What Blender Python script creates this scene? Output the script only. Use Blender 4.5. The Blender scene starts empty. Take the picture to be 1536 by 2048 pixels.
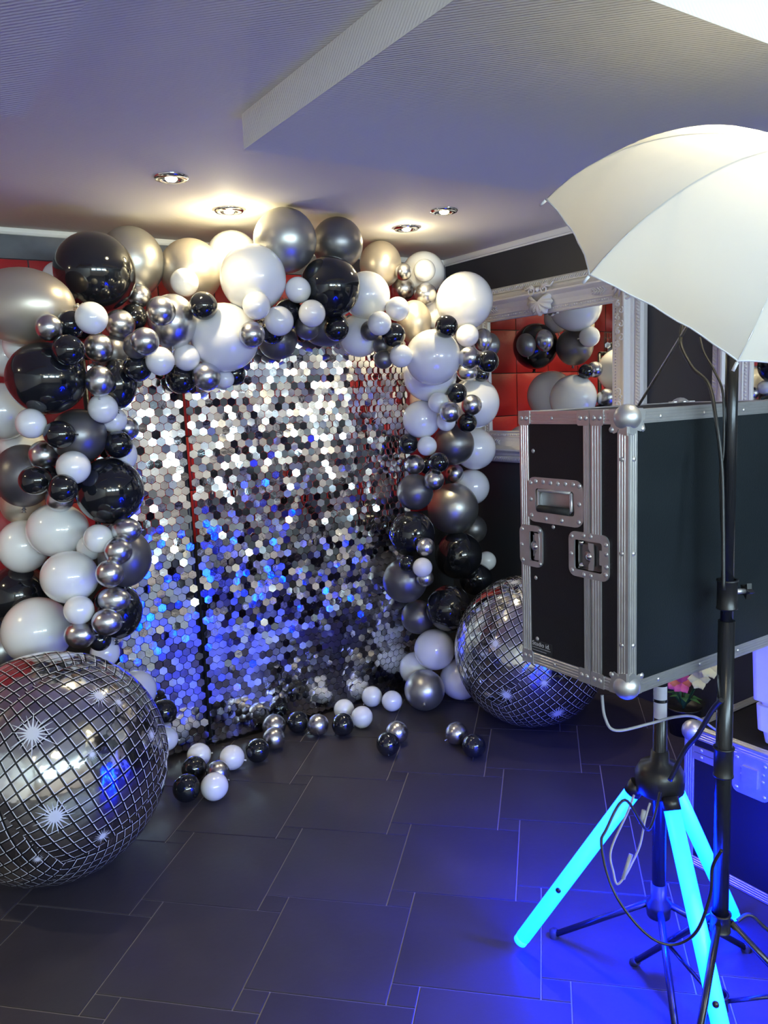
import bpy, math, random
from mathutils import Vector, Matrix
random.seed(7)
D = bpy.data
COL = bpy.context.scene.collection
SC = bpy.context.scene

# ------------------------------------------------------------------ camera
F, CX, CY = 1561.5, 768.0, 1024.0
PITCH, ROLL, YAW, EYE = math.radians(8.28), math.radians(-2.465), math.radians(33.2), 1.58
FW = Vector((math.sin(YAW)*math.cos(PITCH), math.cos(YAW)*math.cos(PITCH), -math.sin(PITCH)))
_r0 = Vector((math.cos(YAW), -math.sin(YAW), 0)); _u0 = _r0.cross(FW)
RT = _r0*math.cos(ROLL) + _u0*math.sin(ROLL)
UP = _u0*math.cos(ROLL) - _r0*math.sin(ROLL)
CAM = Vector((0, 0, EYE))
cd = D.cameras.new('camera'); cam = D.objects.new('camera', cd); COL.objects.link(cam)
cam.matrix_world = Matrix(((RT.x, UP.x, -FW.x, 0), (RT.y, UP.y, -FW.y, 0), (RT.z, UP.z, -FW.z, EYE), (0, 0, 0, 1)))
cd.sensor_fit = 'HORIZONTAL'; cd.sensor_width = 36; cd.lens = 36*F/1536
cd.clip_start = 0.05
SC.camera = cam
def ray(px, py): return FW + RT*((px-CX)/F) + UP*((CY-py)/F)
def onz(px, py, z): d = ray(px, py); return CAM + d*((z-EYE)/d.z)
def ony(px, py, y): d = ray(px, py); return CAM + d*(y/d.y)
def onx(px, py, x): d = ray(px, py); return CAM + d*(x/d.x)

# ------------------------------------------------------------------ world, exposure
w = D.worlds.new('world'); SC.world = w; w.use_nodes = True
w.node_tree.nodes['Background'].inputs[0].default_value = (0.30, 0.33, 0.42, 1)
w.node_tree.nodes['Background'].inputs[1].default_value = 0.02
SC.view_settings.view_transform = 'Standard'; SC.view_settings.look = 'None'
SC.view_settings.exposure = 0.7; SC.view_settings.gamma = 1.0; SC.view_settings.use_curve_mapping = False
SC.cycles.max_bounces = 8; SC.cycles.glossy_bounces = 5; SC.cycles.diffuse_bounces = 4
SC.cycles.sample_clamp_indirect = 4.0; SC.cycles.caustics_reflective = True; SC.cycles.blur_glossy = 0.5

SPOT_W = 18.0        # downlight power
BULB_E = 110.0        # bulb in the umbrella
WIN_E = 42.0          # daylight panes behind the camera
BLUE_W = 520.0       # added blue fill under the tripod hub, not a lamp it has
TUBE = (0.006, 0.62, 42.0)   # colour of the glowing tubes

# room: corner at (XW, YW), ceiling ZC
XW, YW, ZC = 3.166, 4.023, 2.42
XL, YF = -2.4, -3.0

# ------------------------------------------------------------------ materials
def mat(name, color=(.5, .5, .5), rough=.5, metal=0.0, coat=0.0, emis=None, estr=0.0, sub=0.0, bump=None, var=0.0, vscale=20, spec=.5, crough=.05):
    m = D.materials.new(name); m.use_nodes = True; nt = m.node_tree; b = nt.nodes['Principled BSDF']
    b.inputs['Base Color'].default_value = (*color, 1); b.inputs['Roughness'].default_value = rough
    b.inputs['Metallic'].default_value = metal; b.inputs['Coat Weight'].default_value = coat
    b.inputs['Coat Roughness'].default_value = crough; b.inputs['Specular IOR Level'].default_value = spec
    if emis: b.inputs['Emission Color'].default_value = (*emis, 1); b.inputs['Emission Strength'].default_value = estr
    if sub: b.inputs['Subsurface Weight'].default_value = sub; b.inputs['Subsurface Scale'].default_value = .02
    tc = nt.nodes.new('ShaderNodeTexCoord')
    if var:
        n = nt.nodes.new('ShaderNodeTexNoise'); n.inputs['Scale'].default_value = vscale; n.inputs['Detail'].default_value = 5
        nt.links.new(tc.outputs['Object'], n.inputs['Vector'])
        mx = nt.nodes.new('ShaderNodeMix'); mx.data_type = 'RGBA'
        mx.inputs[6].default_value = (*[c*(1-var) for c in color], 1); mx.inputs[7].default_value = (*[min(1, c*(1+var)) for c in color], 1)
        nt.links.new(n.outputs['Fac'], mx.inputs[0]); nt.links.new(mx.outputs[2], b.inputs['Base Color'])
        mr = nt.nodes.new('ShaderNodeMapRange'); mr.inputs[3].default_value = max(0, rough-.1*min(1, var*3)); mr.inputs[4].default_value = min(1, rough+.12*min(1, var*3))
        nt.links.new(n.outputs['Fac'], mr.inputs[0]); nt.links.new(mr.outputs[0], b.inputs['Roughness'])
    if bump:
        sc_, st_ = bump
        n2 = nt.nodes.new('ShaderNodeTexNoise'); n2.inputs['Scale'].default_value = sc_; n2.inputs['Detail'].default_value = 4
        nt.links.new(tc.outputs['Object'], n2.inputs['Vector'])
        bp = nt.nodes.new('ShaderNodeBump'); bp.inputs['Strength'].default_value = st_; bp.inputs['Distance'].default_value = .01
        nt.links.new(n2.outputs['Fac'], bp.inputs['Height']); nt.links.new(bp.outputs[0], b.inputs['Normal'])
    return m
M = {}
M['ceiling'] = mat('ceiling_paint', (.78, .75, .70), .75, bump=(220, .25))
M['trimw'] = mat('white_trim', (.75, .74, .70), .4)
M['dark_wall'] = mat('dark_wall_paint', (.022, .023, .028), .55, var=.2, vscale=6)
M['beige_wall'] = mat('beige_wall_paint', (.78, .74, .68), .6, var=.08, vscale=3)
M['red'] = mat('red_leatherette', (.42, .018, .022), .42, bump=(60, .15))
M['greywood'] = mat('grey_wood_board', (.10, .10, .11), .6, var=.45, vscale=14)
M['tile'] = mat('slate_tile', (.036, .031, .036), .46, spec=.18, var=.22, vscale=7, bump=(40, .06))
M['grout'] = mat('grout', (.21, .19, .18), .8)
M['K'] = mat('black_latex', (.008, .009, .012), .10, coat=.6)
M['W'] = mat('white_latex', (.80, .79, .78), .25, coat=1.0, crough=.04)
M['C'] = mat('chrome_latex', (.60, .60, .62), .27, 1.0)
M['S'] = mat('pearl_silver_latex', (.46, .45, .42), .36, .9)
M['P'] = mat('pewter_latex', (.20, .19, .195), .36, .8)
M['G'] = mat('champagne_latex', (.54, .47, .38), .36, .65)
M['sequin'] = mat('mirror_sequin', (.86, .87, .9), .07, 1.0, bump=(30, .05))
M['net'] = mat('black_backing', (.012, .012, .014), .5)
M['alu'] = mat('aluminium_rail', (.62, .62, .64), .34, .85, var=.12, vscale=30)
M['steel'] = mat('zinc_steel', (.56, .56, .58), .40, .85, var=.15, vscale=40)
M['darksteel'] = mat('shaded_zinc', (.26, .26, .28), .35, .9)
M['panel'] = mat('black_laminate', (.010, .009, .012), .45, spec=.25, bump=(300, .08))
M['panel2'] = mat('black_laminate_scuffed', (.008, .012, .016), .42, spec=.25, var=.25, vscale=9, bump=(300, .08))
M['black'] = mat('black_plastic', (.012, .012, .014), .35)
M['blackmetal'] = mat('black_metal_tube', (.015, .016, .02), .25, .3)
M['rubber'] = mat('black_rubber', (.01, .01, .011), .7)
M['cable'] = mat('black_cable', (.012, .012, .014), .45)
M['cablegrey'] = mat('grey_cable', (.28, .28, .30), .5)
M['mirror'] = mat('mirror_glass', (.82, .83, .82), .012, 1.0)
M['frame'] = mat('white_carved_frame', (.56, .52, .48), .42, bump=(45, .2))
M['bulb'] = mat('lit_bulb', (1, 1, 1), .5, emis=(1.0, .86, .58), estr=30)
M['flashbulb'] = mat('lit_umbrella_bulb', (1, 1, 1), .5, emis=(1.0, .90, .62), estr=BULB_E)
M['chrome'] = mat('chrome_ring', (.75, .75, .76), .08, 1.0)
M['white_plastic'] = mat('pale_plastic', (.62, .62, .66), .4)
M['tube'] = mat('glowing_blue_tube', (.1, .4, .9), .4, emis=TUBE, estr=1.0)
M['sticker'] = mat('white_sticker', (.5, .5, .52), .5)
M['pink'] = mat('pink_petal', (.70, .12, .32), .5); M['orange'] = mat('orange_petal', (.75, .22, .10), .5)
M['cream'] = mat('cream_petal', (.72, .72, .45), .5); M['green'] = mat('green_leaf', (.05, .16, .05), .5)
M['daylight'] = mat('daylight_pane', (0, 0, 0), .3, emis=(.62, .86, 1.0), estr=WIN_E)
M['print'] = mat('printed_star', (.55, .56, .62), .3)

# umbrella cloth: translucent white nylon
m = D.materials.new('umbrella_nylon'); m.use_nodes = True; nt = m.node_tree; nt.nodes.clear()
out = nt.nodes.new('ShaderNodeOutputMaterial'); df = nt.nodes.new('ShaderNodeBsdfDiffuse'); tr = nt.nodes.new('ShaderNodeBsdfTranslucent')
df.inputs[0].default_value = (.64, .63, .60, 1); tr.inputs[0].default_value = (.80, .76, .66, 1)
ms = nt.nodes.new('ShaderNodeMixShader'); ms.inputs[0].default_value = .30
nt.links.new(df.outputs[0], ms.inputs[1]); nt.links.new(tr.outputs[0], ms.inputs[2]); nt.links.new(ms.outputs[0], out.inputs[0])
M['nylon'] = m

# foil disco print: grid lines on mirror foil, from UVs in cells
def foil_material():
    m = D.materials.new('disco_foil_print'); m.use_nodes = True; nt = m.node_tree; b = nt.nodes['Principled BSDF']
    uv = nt.nodes.new('ShaderNodeUVMap'); uv.uv_map = 'UVMap'
    sx = nt.nodes.new('ShaderNodeSeparateXYZ'); nt.links.new(uv.outputs[0], sx.inputs[0])
    def mth(op, a, b_=None, v=None):
        n = nt.nodes.new('ShaderNodeMath'); n.operation = op
        nt.links.new(a, n.inputs[0])
        if b_ is not None: nt.links.new(b_, n.inputs[1])
        elif v is not None: n.inputs[1].default_value = v
        return n.outputs[0]
    fu = mth('FRACT', sx.outputs[0]); fv = mth('FRACT', sx.outputs[1])
    mn = mth('MINIMUM', fu, fv)
    blk = mth('LESS_THAN', mn, v=.15); wht = mth('LESS_THAN', mn, v=.21)
    flu = mth('FLOOR', sx.outputs[0]); flv = mth('FLOOR', sx.outputs[1])
    cmb = nt.nodes.new('ShaderNodeCombineXYZ'); nt.links.new(flu, cmb.inputs[0]); nt.links.new(flv, cmb.inputs[1])
    wn = nt.nodes.new('ShaderNodeTexWhiteNoise'); wn.noise_dimensions = '2D'; nt.links.new(cmb.outputs[0], wn.inputs[0])
    tone = nt.nodes.new('ShaderNodeMapRange'); tone.inputs[3].default_value = .50; tone.inputs[4].default_value = .78
    nt.links.new(wn.outputs[0], tone.inputs[0])
    c1 = nt.nodes.new('ShaderNodeCombineXYZ')
    for i in range(3): nt.links.new(tone.outputs[0], c1.inputs[i])
    mx = nt.nodes.new('ShaderNodeMix'); mx.data_type = 'RGBA'; nt.links.new(wht, mx.inputs[0]); nt.links.new(c1.outputs[0], mx.inputs[6]); mx.inputs[7].default_value = (.62, .62, .66, 1)
    mx2 = nt.nodes.new('ShaderNodeMix'); mx2.data_type = 'RGBA'; nt.links.new(blk, mx2.inputs[0]); nt.links.new(mx.outputs[2], mx2.inputs[6]); mx2.inputs[7].default_value = (.008, .008, .01, 1)
    nt.links.new(mx2.outputs[2], b.inputs['Base Color'])
    nt.links.new(mth('SUBTRACT', nt.nodes.new('ShaderNodeValue').outputs[0], wht), b.inputs['Metallic'])
    nt.nodes['Value'].outputs[0].default_value = 1.0
    b.inputs['Roughness'].default_value = .10
    tc = nt.nodes.new('ShaderNodeTexCoord')
    n2 = nt.nodes.new('ShaderNodeTexNoise'); n2.inputs['Scale'].default_value = 9; n2.inputs['Detail'].default_value = 3; n2.inputs['Roughness'].default_value = .45
    nt.links.new(tc.outputs['Object'], n2.inputs['Vector'])
    bp = nt.nodes.new('ShaderNodeBump'); bp.inputs['Strength'].default_value = .35; bp.inputs['Distance'].default_value = .02
    # each printed cell sits a little tilted, as foil between ink lines does
    nt.links.new(n2.outputs['Fac'], bp.inputs['Height']); nt.links.new(bp.outputs[0], b.inputs['Normal'])
    return m
M['foil'] = foil_material()

# ceiling wallpaper: fine diagonal weave relief
nt = M['ceiling'].node_tree
for n in nt.nodes:
    if n.type == 'BUMP': bpn = n
wv = nt.nodes.new('ShaderNodeTexWave'); wv.inputs['Scale'].default_value = 42; wv.inputs['Distortion'].default_value = 1.5; wv.bands_direction = 'DIAGONAL'
tc = nt.nodes.new('ShaderNodeTexCoord'); nt.links.new(tc.outputs['Object'], wv.inputs['Vector']); nt.links.new(wv.outputs['Fac'], bpn.inputs['Height'])
bpn.inputs['Strength'].default_value = .12

# ------------------------------------------------------------------ mesh helpers
class MB:
    def __init__(s): s.v = []; s.f = []; s.sm = []
    def add(s, vs, fs, smooth=False):
        o = len(s.v); s.v += [Vector(v) for v in vs]; s.f += [tuple(i+o for i in f) for f in fs]; s.sm += [smooth]*len(fs); return s
    def box(s, a, b):
        x0, y0, z0 = a; x1, y1, z1 = b
        return s.add([(x0, y0, z0), (x1, y0, z0), (x1, y1, z0), (x0, y1, z0), (x0, y0, z1), (x1, y0, z1), (x1, y1, z1), (x0, y1, z1)],
                     [(0, 3, 2, 1), (4, 5, 6, 7), (0, 1, 5, 4), (1, 2, 6, 5), (2, 3, 7, 6), (3, 0, 4, 7)])
    def tube(s, pts, r, n=10, caps=True):
        pts = [Vector(p) for p in pts]; rr = r if isinstance(r, (list, tuple)) else [r]*len(pts)
        vs = []; up = None
        for i, p in enumerate(pts):
            t = (pts[min(i+1, len(pts)-1)] - pts[max(i-1, 0)]).normalized()
            if up is None: up = t.orthogonal().normalized()
            up = (up - t*up.dot(t)); up = up.normalized() if up.length > 1e-6 else t.orthogonal().normalized()
            sd = t.cross(up)
            for k in range(n):
                a = 2*math.pi*k/n; vs.append(p + (up*math.cos(a) + sd*math.sin(a))*rr[i])
        fs = [(i*n+k, i*n+(k+1) % n, (i+1)*n+(k+1) % n, (i+1)*n+k) for i in range(len(pts)-1) for k in range(n)]
        s.add(vs, fs, True)
        if caps:
            o = len(s.v)-len(vs); s.f += [tuple(o+k for k in reversed(range(n))), tuple(o+(len(pts)-1)*n+k for k in range(n))]; s.sm += [False, False]
        return s
    def lathe(s, prof, c=(0, 0, 0), ax=(0, 0, 1), n=24, smooth=True):
        ax = Vector(ax).normalized(); u = ax.orthogonal().normalized(); v = ax.cross(u); c = Vector(c); vs = []; fs = []
        for r, h in prof:
            for k in range(n):
                a = 2*math.pi*k/n; vs.append(c + ax*h + (u*math.cos(a)+v*math.sin(a))*r)
        for i in range(len(prof)-1):
            for k in range(n): fs.append((i*n+k, i*n+(k+1) % n, (i+1)*n+(k+1) % n, (i+1)*n+k))
        return s.add(vs, fs, smooth)
    def prism(s, loop, d):     # loop of 3-D points, extruded by vector d
        n = len(loop); d = Vector(d); vs = [Vector(p) for p in loop] + [Vector(p)+d for p in loop]
        fs = [tuple(reversed(range(n))), tuple(range(n, 2*n))] + [(k, (k+1) % n, n+(k+1) % n, n+k) for k in range(n)]
        return s.add(vs, fs)
    def ring(s, lo, li, d):    # outer and inner loops of the same length
        n = len(lo); d = Vector(d); vs = [Vector(p) for p in lo]+[Vector(p) for p in li]+[Vector(p)+d for p in lo]+[Vector(p)+d for p in li]
        fs = []
        for k in range(n):
            j = (k+1) % n
            fs += [(k, j, n+j, n+k), (2*n+k, 3*n+k, 3*n+j, 2*n+j), (k, 2*n+k, 2*n+j, j), (n+k, n+j, 3*n+j, 3*n+k)]
        return s.add(vs, fs)
    def build(s, name, m, parent=None, label=None, stuff=False, fix=True):
        org = worldloc(parent) if parent else Vector((0, 0, 0))
        me = D.meshes.new(name); me.from_pydata([v-org for v in s.v], [], s.f); me.materials.append(M[m] if isinstance(m, str) else m)
        me.polygons.foreach_set('use_smooth', s.sm)
        if fix:
            import bmesh
            bm = bmesh.new(); bm.from_mesh(me); bmesh.ops.recalc_face_normals(bm, faces=bm.faces); bm.to_mesh(me); bm.free()
        me.update()
        o = D.objects.new(name, me); COL.objects.link(o)
        if parent: o.parent = parent
        if label: o['label'] = label
        if stuff: o['kind'] = 'stuff'
        return o
def worldloc(o):
    v = Vector((0, 0, 0))
    while o: v += o.location; o = o.parent
    return v
def thing(name, label, cat, loc, group=None):
    o = D.objects.new(name, None); COL.objects.link(o); o.location = loc; o.empty_display_size = .05
    o['label'] = label; o['category'] = cat
    if group: o['group'] = group
    return o
def tag(o, label, cat, group=None):
    o['label'] = label; o['category'] = cat
    if group: o['group'] = group
    return o
def struct(o): o['kind'] = 'structure'; return o
def inst(src, name, parent, loc, rot=None, scale=None):
    o = src.copy(); o.name = name; COL.objects.link(o); o.parent = parent; o.location = Vector(loc)-worldloc(parent)
    if rot is not None: o.rotation_mode = 'QUATERNION'; o.rotation_quaternion = rot
    if scale: o.scale = scale
    return o
def frame_yz(x, y0, z0, y1, z1, r, k=5):      # rounded rectangle loop in the plane x
    pts = []
    for cy, cz, a0 in ((y1-r, z1-r, 0), (y0+r, z1-r, 90), (y0+r, z0+r, 180), (y1-r, z0+r, 270)):
        for i in range(k+1):
            a = math.radians(a0+90*i/k); pts.append((x, cy+r*math.cos(a), cz+r*math.sin(a)))
    return pts
def panel_holes(mb, x0, x1, y0, z0, y1, z1, holes):
    ys = sorted({y0, y1, *[h[0] for h in holes], *[h[2] for h in holes]}); zs = sorted({z0, z1, *[h[1] for h in holes], *[h[3] for h in holes]})
    for i in range(len(ys)-1):
        for j in range(len(zs)-1):
            cy, cz = (ys[i]+ys[i+1])/2, (zs[j]+zs[j+1])/2
            if any(h[0] < cy < h[2] and h[1] < cz < h[3] for h in holes): continue
            mb.box((x0, ys[i], zs[j]), (x1, ys[i+1], zs[j+1]))

# ------------------------------------------------------------------ setting: floor
mb = MB(); mb.box((XL-.1, YF-.1, -.06), (XW+.1, YW+.1, -.0035)); floor = struct(mb.build('floor', 'grout'))
L_, s_ = .400, .0786
th = -.7838; e1 = Vector((math.cos(th), math.sin(th), 0)); e2 = Vector((-math.sin(th), math.cos(th), 0))
O_ = Vector((-.0259*math.cos(YAW)+2.7413*math.sin(YAW), .0259*math.sin(YAW)+2.7413*math.cos(YAW), 0))
def tile_mesh(name, w_):
    g = .0022; h = w_/2-g; b = .0015
    mb = MB(); v = [(-h, -h, -.006), (h, -h, -.006), (h, h, -.006), (-h, h, -.006), (-h, -h, -b), (h, -h, -b), (h, h, -b), (-h, h, -b), (-h+b, -h+b, 0), (h-b, -h+b, 0), (h-b, h-b, 0), (-h+b, h-b, 0)]
    f = [(0, 1, 5, 4), (1, 2, 6, 5), (2, 3, 7, 6), (3, 0, 4, 7), (4, 5, 9, 8), (5, 6, 10, 9), (6, 7, 11, 10), (7, 4, 8, 11), (8, 9, 10, 11)]
    mb.add(v, f); o = mb.build(name, 'tile', fix=False); o.rotation_euler = (0, 0, th); return o
T = {L_: tile_mesh('floor_tile', L_), s_: tile_mesh('floor_tile_insert', s_)}
# per tile tone through the object's own random value
nt = M['tile'].node_tree; bs = nt.nodes['Principled BSDF']; lk = bs.inputs['Base Color'].links[0]; src = lk.from_socket
oi = nt.nodes.new('ShaderNodeObjectInfo'); hs = nt.nodes.new('ShaderNodeHueSaturation'); mr = nt.nodes.new('ShaderNodeMapRange')
mr.inputs[3].default_value = .85; mr.inputs[4].default_value = 1.15
nt.links.new(oi.outputs['Random'], mr.inputs[0]); nt.links.new(mr.outputs[0], hs.inputs['Value']); nt.links.new(src, hs.inputs['Color']); nt.links.new(hs.outputs[0], bs.inputs['Base Color'])
first = {L_: True, s_: True}
far = MB()
for i in range(-16, 17):
    for j in range(-16, 17):
        base = O_ + e1*(i*L_ - j*s_) + e2*(i*s_ + j*L_)
        for wd, c in ((L_, base + e1*L_/2 + e2*L_/2), (s_, base - e1*s_/2 + e2*(L_-s_/2))):
            hw = wd*.7072
            if not (XL-hw < c.x < XW+hw and YF-hw < c.y < YW+hw): continue
            if not (XL+hw < c.x < XW-hw and YF+hw < c.y < YW-hw):      # tiles cut along the walls
                g = wd/2-.002; pl = [c+e1*a*g+e2*b*g for a, b in ((-1, -1), (1, -1), (1, 1), (-1, 1))]
                for ax_, sg_, lim in ((0, 1, XW-.001), (0, -1, -(XL+.001)), (1, 1, YW-.001), (1, -1, -(YF+.001))):
                    o_ = []
                    for q_ in range(len(pl)):
                        A_, B_ = pl[q_-1], pl[q_]; da_, db_ = lim-sg_*A_[ax_], lim-sg_*B_[ax_]
                        if (da_ > 0) != (db_ > 0): o_.append(A_.lerp(B_, da_/(da_-db_)))
                        if db_ > 0: o_.append(B_)
                    pl = o_
                    if not pl: break
                if len(pl) >= 3:
                    n_ = len(pl); far.add([(p.x, p.y, -.005) for p in pl]+[(p.x, p.y, 0) for p in pl], [tuple(range(n_, 2*n_))]+[(q_, (q_+1) % n_, n_+(q_+1) % n_, n_+q_) for q_ in range(n_)])
                continue
            if c.x > -.15 and c.y > .55 and c.x*math.cos(YAW)-c.y*math.sin(YAW) > -2.2:
                if first[wd]: o = T[wd]; first[wd] = False
                else: o = T[wd].copy(); COL.objects.link(o)
                o.parent = floor; o.location = c
            else:
                g = wd/2-.002; q = [c+e1*a*g+e2*b*g for a, b in ((-1, -1), (1, -1), (1, 1), (-1, 1))]
                far.add([(p.x, p.y, -.005) for p in q]+[(p.x, p.y, 0) for p in q], [(4, 5, 6, 7), (0, 1, 5, 4), (1, 2, 6, 5), (2, 3, 7, 6), (3, 0, 4, 7)])
far.build('floor_tile_field', 'tile', floor, stuff=True)

# ------------------------------------------------------------------ setting: walls and ceiling
ZR0, ZR1 = .852, 2.285
mb = MB(); mb.box((XL-.1, YW, 0), (XW+.1, YW+.1, ZC)); wall_back = struct(mb.build('wall_back', 'dark_wall'))
cell = .30; x = .72-cell*10; k = 0; proto = None
while x < XW-.02:
    for zi in range(5):
        z0 = ZR0+(ZR1-ZR0)/5*zi; z1 = z0+(ZR1-ZR0)/5; x1 = min(x+cell, XW-.012); x0 = max(x, XL+.01)
        if x1-x0 > .05:
            g = .003; q = MB(); N = 6; vs = []; fs = []
            for a in range(N+1):
                for b_ in range(N+1):
                    u, v = a/N, b_/N; e = min(min(u, 1-u)*6, 1)*min(min(v, 1-v)*6, 1)
                    vs.append((x0+g+(x1-x0-2*g)*u, YW-.004-.016*math.sqrt(e), z0+g+(z1-z0-2*g)*v))
            for a in range(N):
                for b_ in range(N): i0 = a*(N+1)+b_; fs.append((i0, i0+1, i0+N+2, i0+N+1))
            q.add(vs, fs, True); q.build('padded_panel', 'red', wall_back, fix=False)
    x += cell
mb = MB(); mb.box((XL, YW-.014, ZR1), (XW, YW, ZC-.030)); mb.build('wall_board', 'greywood', wall_back)
mb = MB(); mb.box((XW, YF-.1, 0), (XW+.1, YW, ZC)); struct(mb.build('wall_right', 'dark_wall'))
mb = MB(); mb.box((XL-.1, YF-.1, 0), (XL, YW, ZC)); struct(mb.build('wall_left', 'beige_wall'))
# front wall with a strip of windows, behind the camera
wy0, wz0, wz1 = YF, 1.86, 2.24
mb = MB(); wins = [(-1.7, -.45), (-.1, 1.15), (1.5, 2.75)]
mb.box((XL, YF-.1, 0), (XW, YF, wz0)); mb.box((XL, YF-.1, wz1), (XW, YF, ZC))
xs = [XL]+[c for wn_ in wins for c in wn_]+[XW]
for i in range(0, len(xs), 2): mb.box((xs[i], YF-.1, wz0), (xs[i+1], YF, wz1))
struct(mb.build('wall_front', 'beige_wall'))
for i, (a, b) in enumerate(wins):
    mb = MB(); mb.box((a, YF-.07, wz0), (b, YF-.06, wz1)); wo = struct(mb.build('window_%d' % (i+1), 'daylight'))
    mb = MB()
    for p, q in (((a, wz0), (a+.03, wz1)), ((b-.03, wz0), (b, wz1)), ((a, wz0), (b, wz0+.03)), ((a, wz1-.03), (b, wz1))): mb.box((p[0], YF-.05, p[1]), (q[0], YF+.01, q[1]))
    mb.build('window_frame', 'trimw', wo)
def trim(name, a, b, axis):
    mb = MB(); prof = [(0, 0), (0, -.038), (.006, -.038), (.008, -.030), (.014, -.027), (.018, -.018), (.020, -.005), (.020, 0)]
    if axis == 'x': lo = [(a[0], YW-d, ZC+h) for d, h in prof]; mb.prism(lo, (b[0]-a[0], 0, 0))
    else: lo = [(XW-d, a[1], ZC+h) for d, h in prof]; mb.prism(lo, (0, b[1]-a[1], 0))
    return struct(mb.build(name, 'trimw'))
trim('trim_1', (XL, 0), (XW, 0), 'x'); trim('trim_2', (0, YF), (0, YW), 'y')
mb = MB(); mb.box((XL-.1, YF-.1, ZC), (XW+.1, YW+.1, ZC+.1)); ceiling = struct(mb.build('ceiling', 'ceiling'))
def soffit(x0, x1, y0, y1):
    mb = MB(); zb = ZC-.098
    mb.box((x0, y0, zb), (x1, y1, ZC)); o = mb.build('dropped_ceiling_panel', 'ceiling', ceiling)
    return o
soffit(1.025, 2.205, 1.065, 2.235); soffit(-1.6, .428, .3, 2.235)

# ------------------------------------------------------------------ downlights
def downlight(px, py, label, zc=ZC, xy=None, power=SPOT_W, glow=0):
    p = onz(px, py, zc) if xy is None else Vector((xy[0], xy[1], zc))
    t = thing('ceiling_downlight', label, 'downlight', p, 'recessed downlights in the ceiling')
    z = p.z
    MB().lathe([(.064, 0), (.064, -.006), (.058, -.012), (.040, -.013), (.036, -.010), (.034, 0)], p, (0, 0, 1), 40).build('ring', 'chrome', t)
    MB().lathe([(.034, -.001), (.034, -.003), (.0, -.003)], p, (0, 0, 1), 24).build('socket', 'black', t)
    MB().lathe([(.0, -.018), (.016, -.016), (.022, -.009), (.022, -.003)], p, (0, 0, 1), 24).build('bulb', 'bulb', t)
    l = D.lights.new('downlight_lamp', 'SPOT'); l.energy = power; l.color = (1.0, .86, .52); l.spot_size = math.radians(130); l.spot_blend = .7; l.shadow_soft_size = .025
    lo = D.objects.new('lamp', l); COL.objects.link(lo); lo.parent = t; lo.location = (0, 0, -.024)
    if glow:      # a bare lamp hanging below its ring washes the ceiling round it
        l2 = D.lights.new('downlight_bare_lamp', 'POINT'); l2.energy = glow; l2.color = (1.0, .88, .55); l2.shadow_soft_size = .015
        o2 = D.objects.new('lamp', l2); COL.objects.link(o2); o2.parent = t; o2.location = (0, 0, -.045)
    return t
downlight(342, 353, 'chrome recessed downlight nearest the left, with red tinted ring')
downlight(888, 420, 'chrome recessed downlight at the right, front one of its pair')
downlight(458, 419, 'downlight inside the bright yellow glow over the arch, left rear one', glow=4)
downlight(813, 455, 'downlight with a soft glow near the room corner, right rear one', glow=1.6)

for i, (x, y) in enumerate(((-1.2, -.4), (.1, -.4), (-1.2, -1.9), (.4, -1.9), (2.2, -1.9), (-1.2, 3.2))):  # downlights added out of view as fill, to lift and warm room and ceiling
    downlight(0, 0, 'added fill downlight outside the picture, ' + ('left back area', 'left of the camera', 'far left by the windows', 'middle by the windows', 'right by the windows', 'left of the balloon arch')[i], xy=(x, y), glow=2.5, power=40)
downlight(0, 0, 'recessed downlight right above the umbrella, outside the picture', xy=(1.80, .62), glow=.6)

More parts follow.
